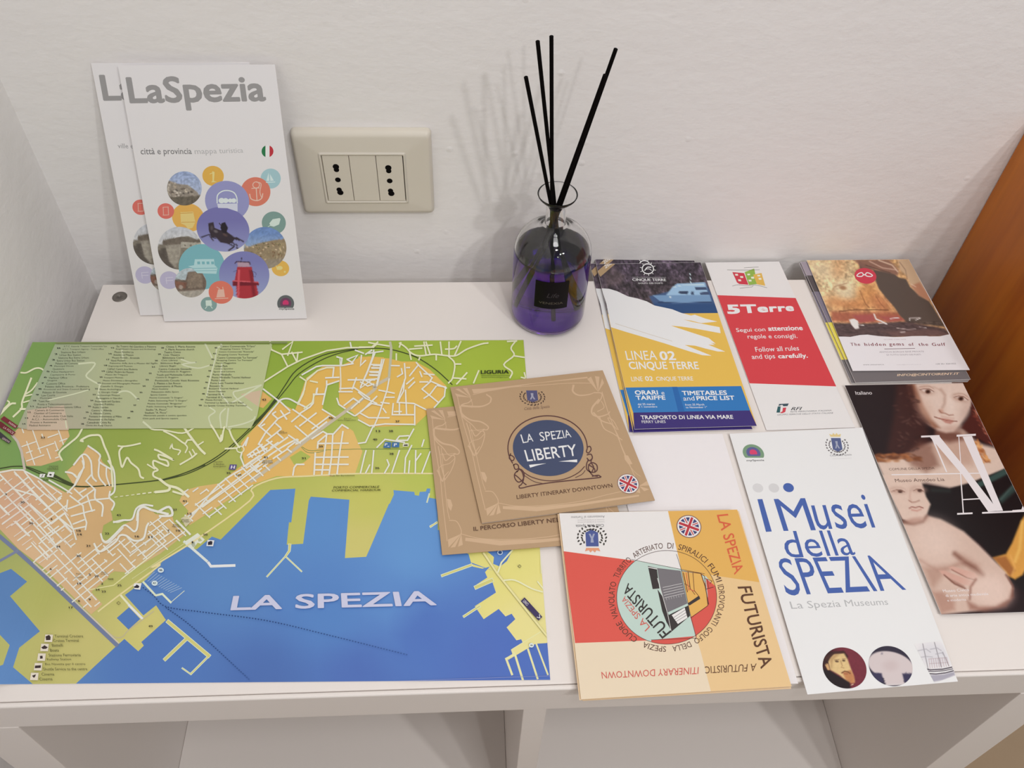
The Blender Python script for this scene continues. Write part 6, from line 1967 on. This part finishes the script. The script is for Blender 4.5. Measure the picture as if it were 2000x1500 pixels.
def old_man(P):
    f = K(1560, 1220, 3.735)
    P.fill((116, 42, 56)); P.mix((1640 - P.x) / 25, (60, 28, 32))
    P.poly(f('170,260 200,200 330,190 360,230 350,260 250,230 215,280 200,330'), (54, 28, 30), 1.5)
    P.poly(f('215,270 250,215 330,208 355,250 385,330 400,370 410,420 360,420 300,370 230,330'), (216, 184, 124), 2)
    P.poly(f('190,290 215,285 228,330 210,330'), (206, 160, 104), 1.2)
    P.poly(f('225,250 260,212 300,212 250,260 240,330'), (176, 136, 86), 3, .7)
    P.poly(f('185,240 260,198 335,196 340,208 260,214 200,262'), (70, 40, 36), 1)
    P.poly(f('320,350 380,330 405,380 408,425 385,430 345,405'), (190, 126, 74), 2.5)
    P.poly(f('170,320 230,340 300,380 370,420 385,475 240,475'), (34, 24, 28), 2)
    P.ell(*f('278,268')[0], 3.6, 1.8, (92, 64, 46), .1, .5); P.ell(*f('328,262')[0], 3.0, 1.7, (92, 64, 46), .1, .5)
    P.line(f('260,258 295,254'), 1.1, (130, 94, 62), .8); P.line(f('318,250 340,250'), 1.1, (130, 94, 62), .8)
    P.line(f('305,262 318,300 310,312 330,316'), 1.3, (168, 124, 80), 1.2, .8)
    P.line(f('315,352 335,340 360,345 375,356'), 2.4, (124, 76, 46), 1.2); P.line(f('330,358 355,360'), 1.2, (150, 70, 56), .8)
    P.ell(*f('390,438')[0], 1.6, 1.5, (226, 206, 160), 0, .4)
    return P.noise(.06, 4, 3).c


A.disc(*k('681,1322')[0], 44.5, 38.5, 34, 80, old_man, .55)


def relic(P):
    P.fill((50, 44, 62)); f = lambda t: k(t)
    P.ell(*f('928,1310')[0], 46, 27, (206, 192, 192), .25, .06)
    P.poly(f('880,1340 990,1340 1000,1410 900,1412'), (206, 192, 192), 1)
    P.ell(*f('925,1310')[0], 14, 10, (198, 180, 180), 0, .7, .8); P.line(f('905,1412 1000,1408'), 3, (206, 196, 196), 1)
    for t in ('880,1245', '858,1352', '1008,1350'): P.ell(*f(t)[0], 2.2, 2.2, (150, 138, 150), 0, .4)
    P.poly(f('800,1345 878,1350 890,1400 840,1390'), (58, 54, 84), 2); P.poly(f('988,1352 1045,1350 1030,1400 1000,1400'), (58, 54, 84), 2)
    return P.c


A.disc(*k('926,1312')[0], 44.5, 37.5, 34, 80, relic, .5)


def ship(P):
    f = K(1560, 1220, 3.735)
    P.fill((229, 226, 226))
    P.ell(*f('990,220')[0], 34, 24, (210, 208, 214), 0.3, .5, .8)
    dk = (110, 102, 110)
    for t, a in (('905,140 945,330', .8), ('990,130 1040,310', .8), ('1050,200 1095,300', .7)): P.line(f(t), 1.3, dk, .9, a)
    for t in ('870,190 930,178 960,200', '880,240 930,232 975,236', '960,180 1010,170 1040,190', '1000,215 1045,205 1060,225', '855,270 900,255'): P.line(f(t), 1.6, (168, 164, 172), 1.2, .8)
    for i in range(9): P.line(f(f'{950 + i * 16},{250 - i} {958 + i * 17},{318 - i * 2}'), 1.1, (160, 118, 124), .8, .55)
    P.line(f('950,250 1080,240'), .8, (150, 120, 126), .8, .6); P.line(f('955,285 1090,276'), .8, (150, 120, 126), .8, .6)
    P.line(f('845,272 900,318 960,330 1050,325 1120,310'), 2.2, (70, 60, 72), .7)
    P.line(f('905,338 980,342 1060,336 1128,322'), 1.6, (70, 60, 72), .6); P.line(f('925,356 1000,360 1070,352 1130,336'), 2.0, (58, 48, 62), .6)
    P.poly(f('945,368 1060,362 1135,342 1140,368 1050,405 975,418'), (166, 162, 176), 2.5)
    return np.clip(P.c, 0, 229)


A.pic(K(1560, 1220, 3.735)('840,140 1040,118 1146,372 990,424'), 80, 80, ship)
A.build('printed_cover', Z(0.0027), c)

bpy.context.view_layer.update()
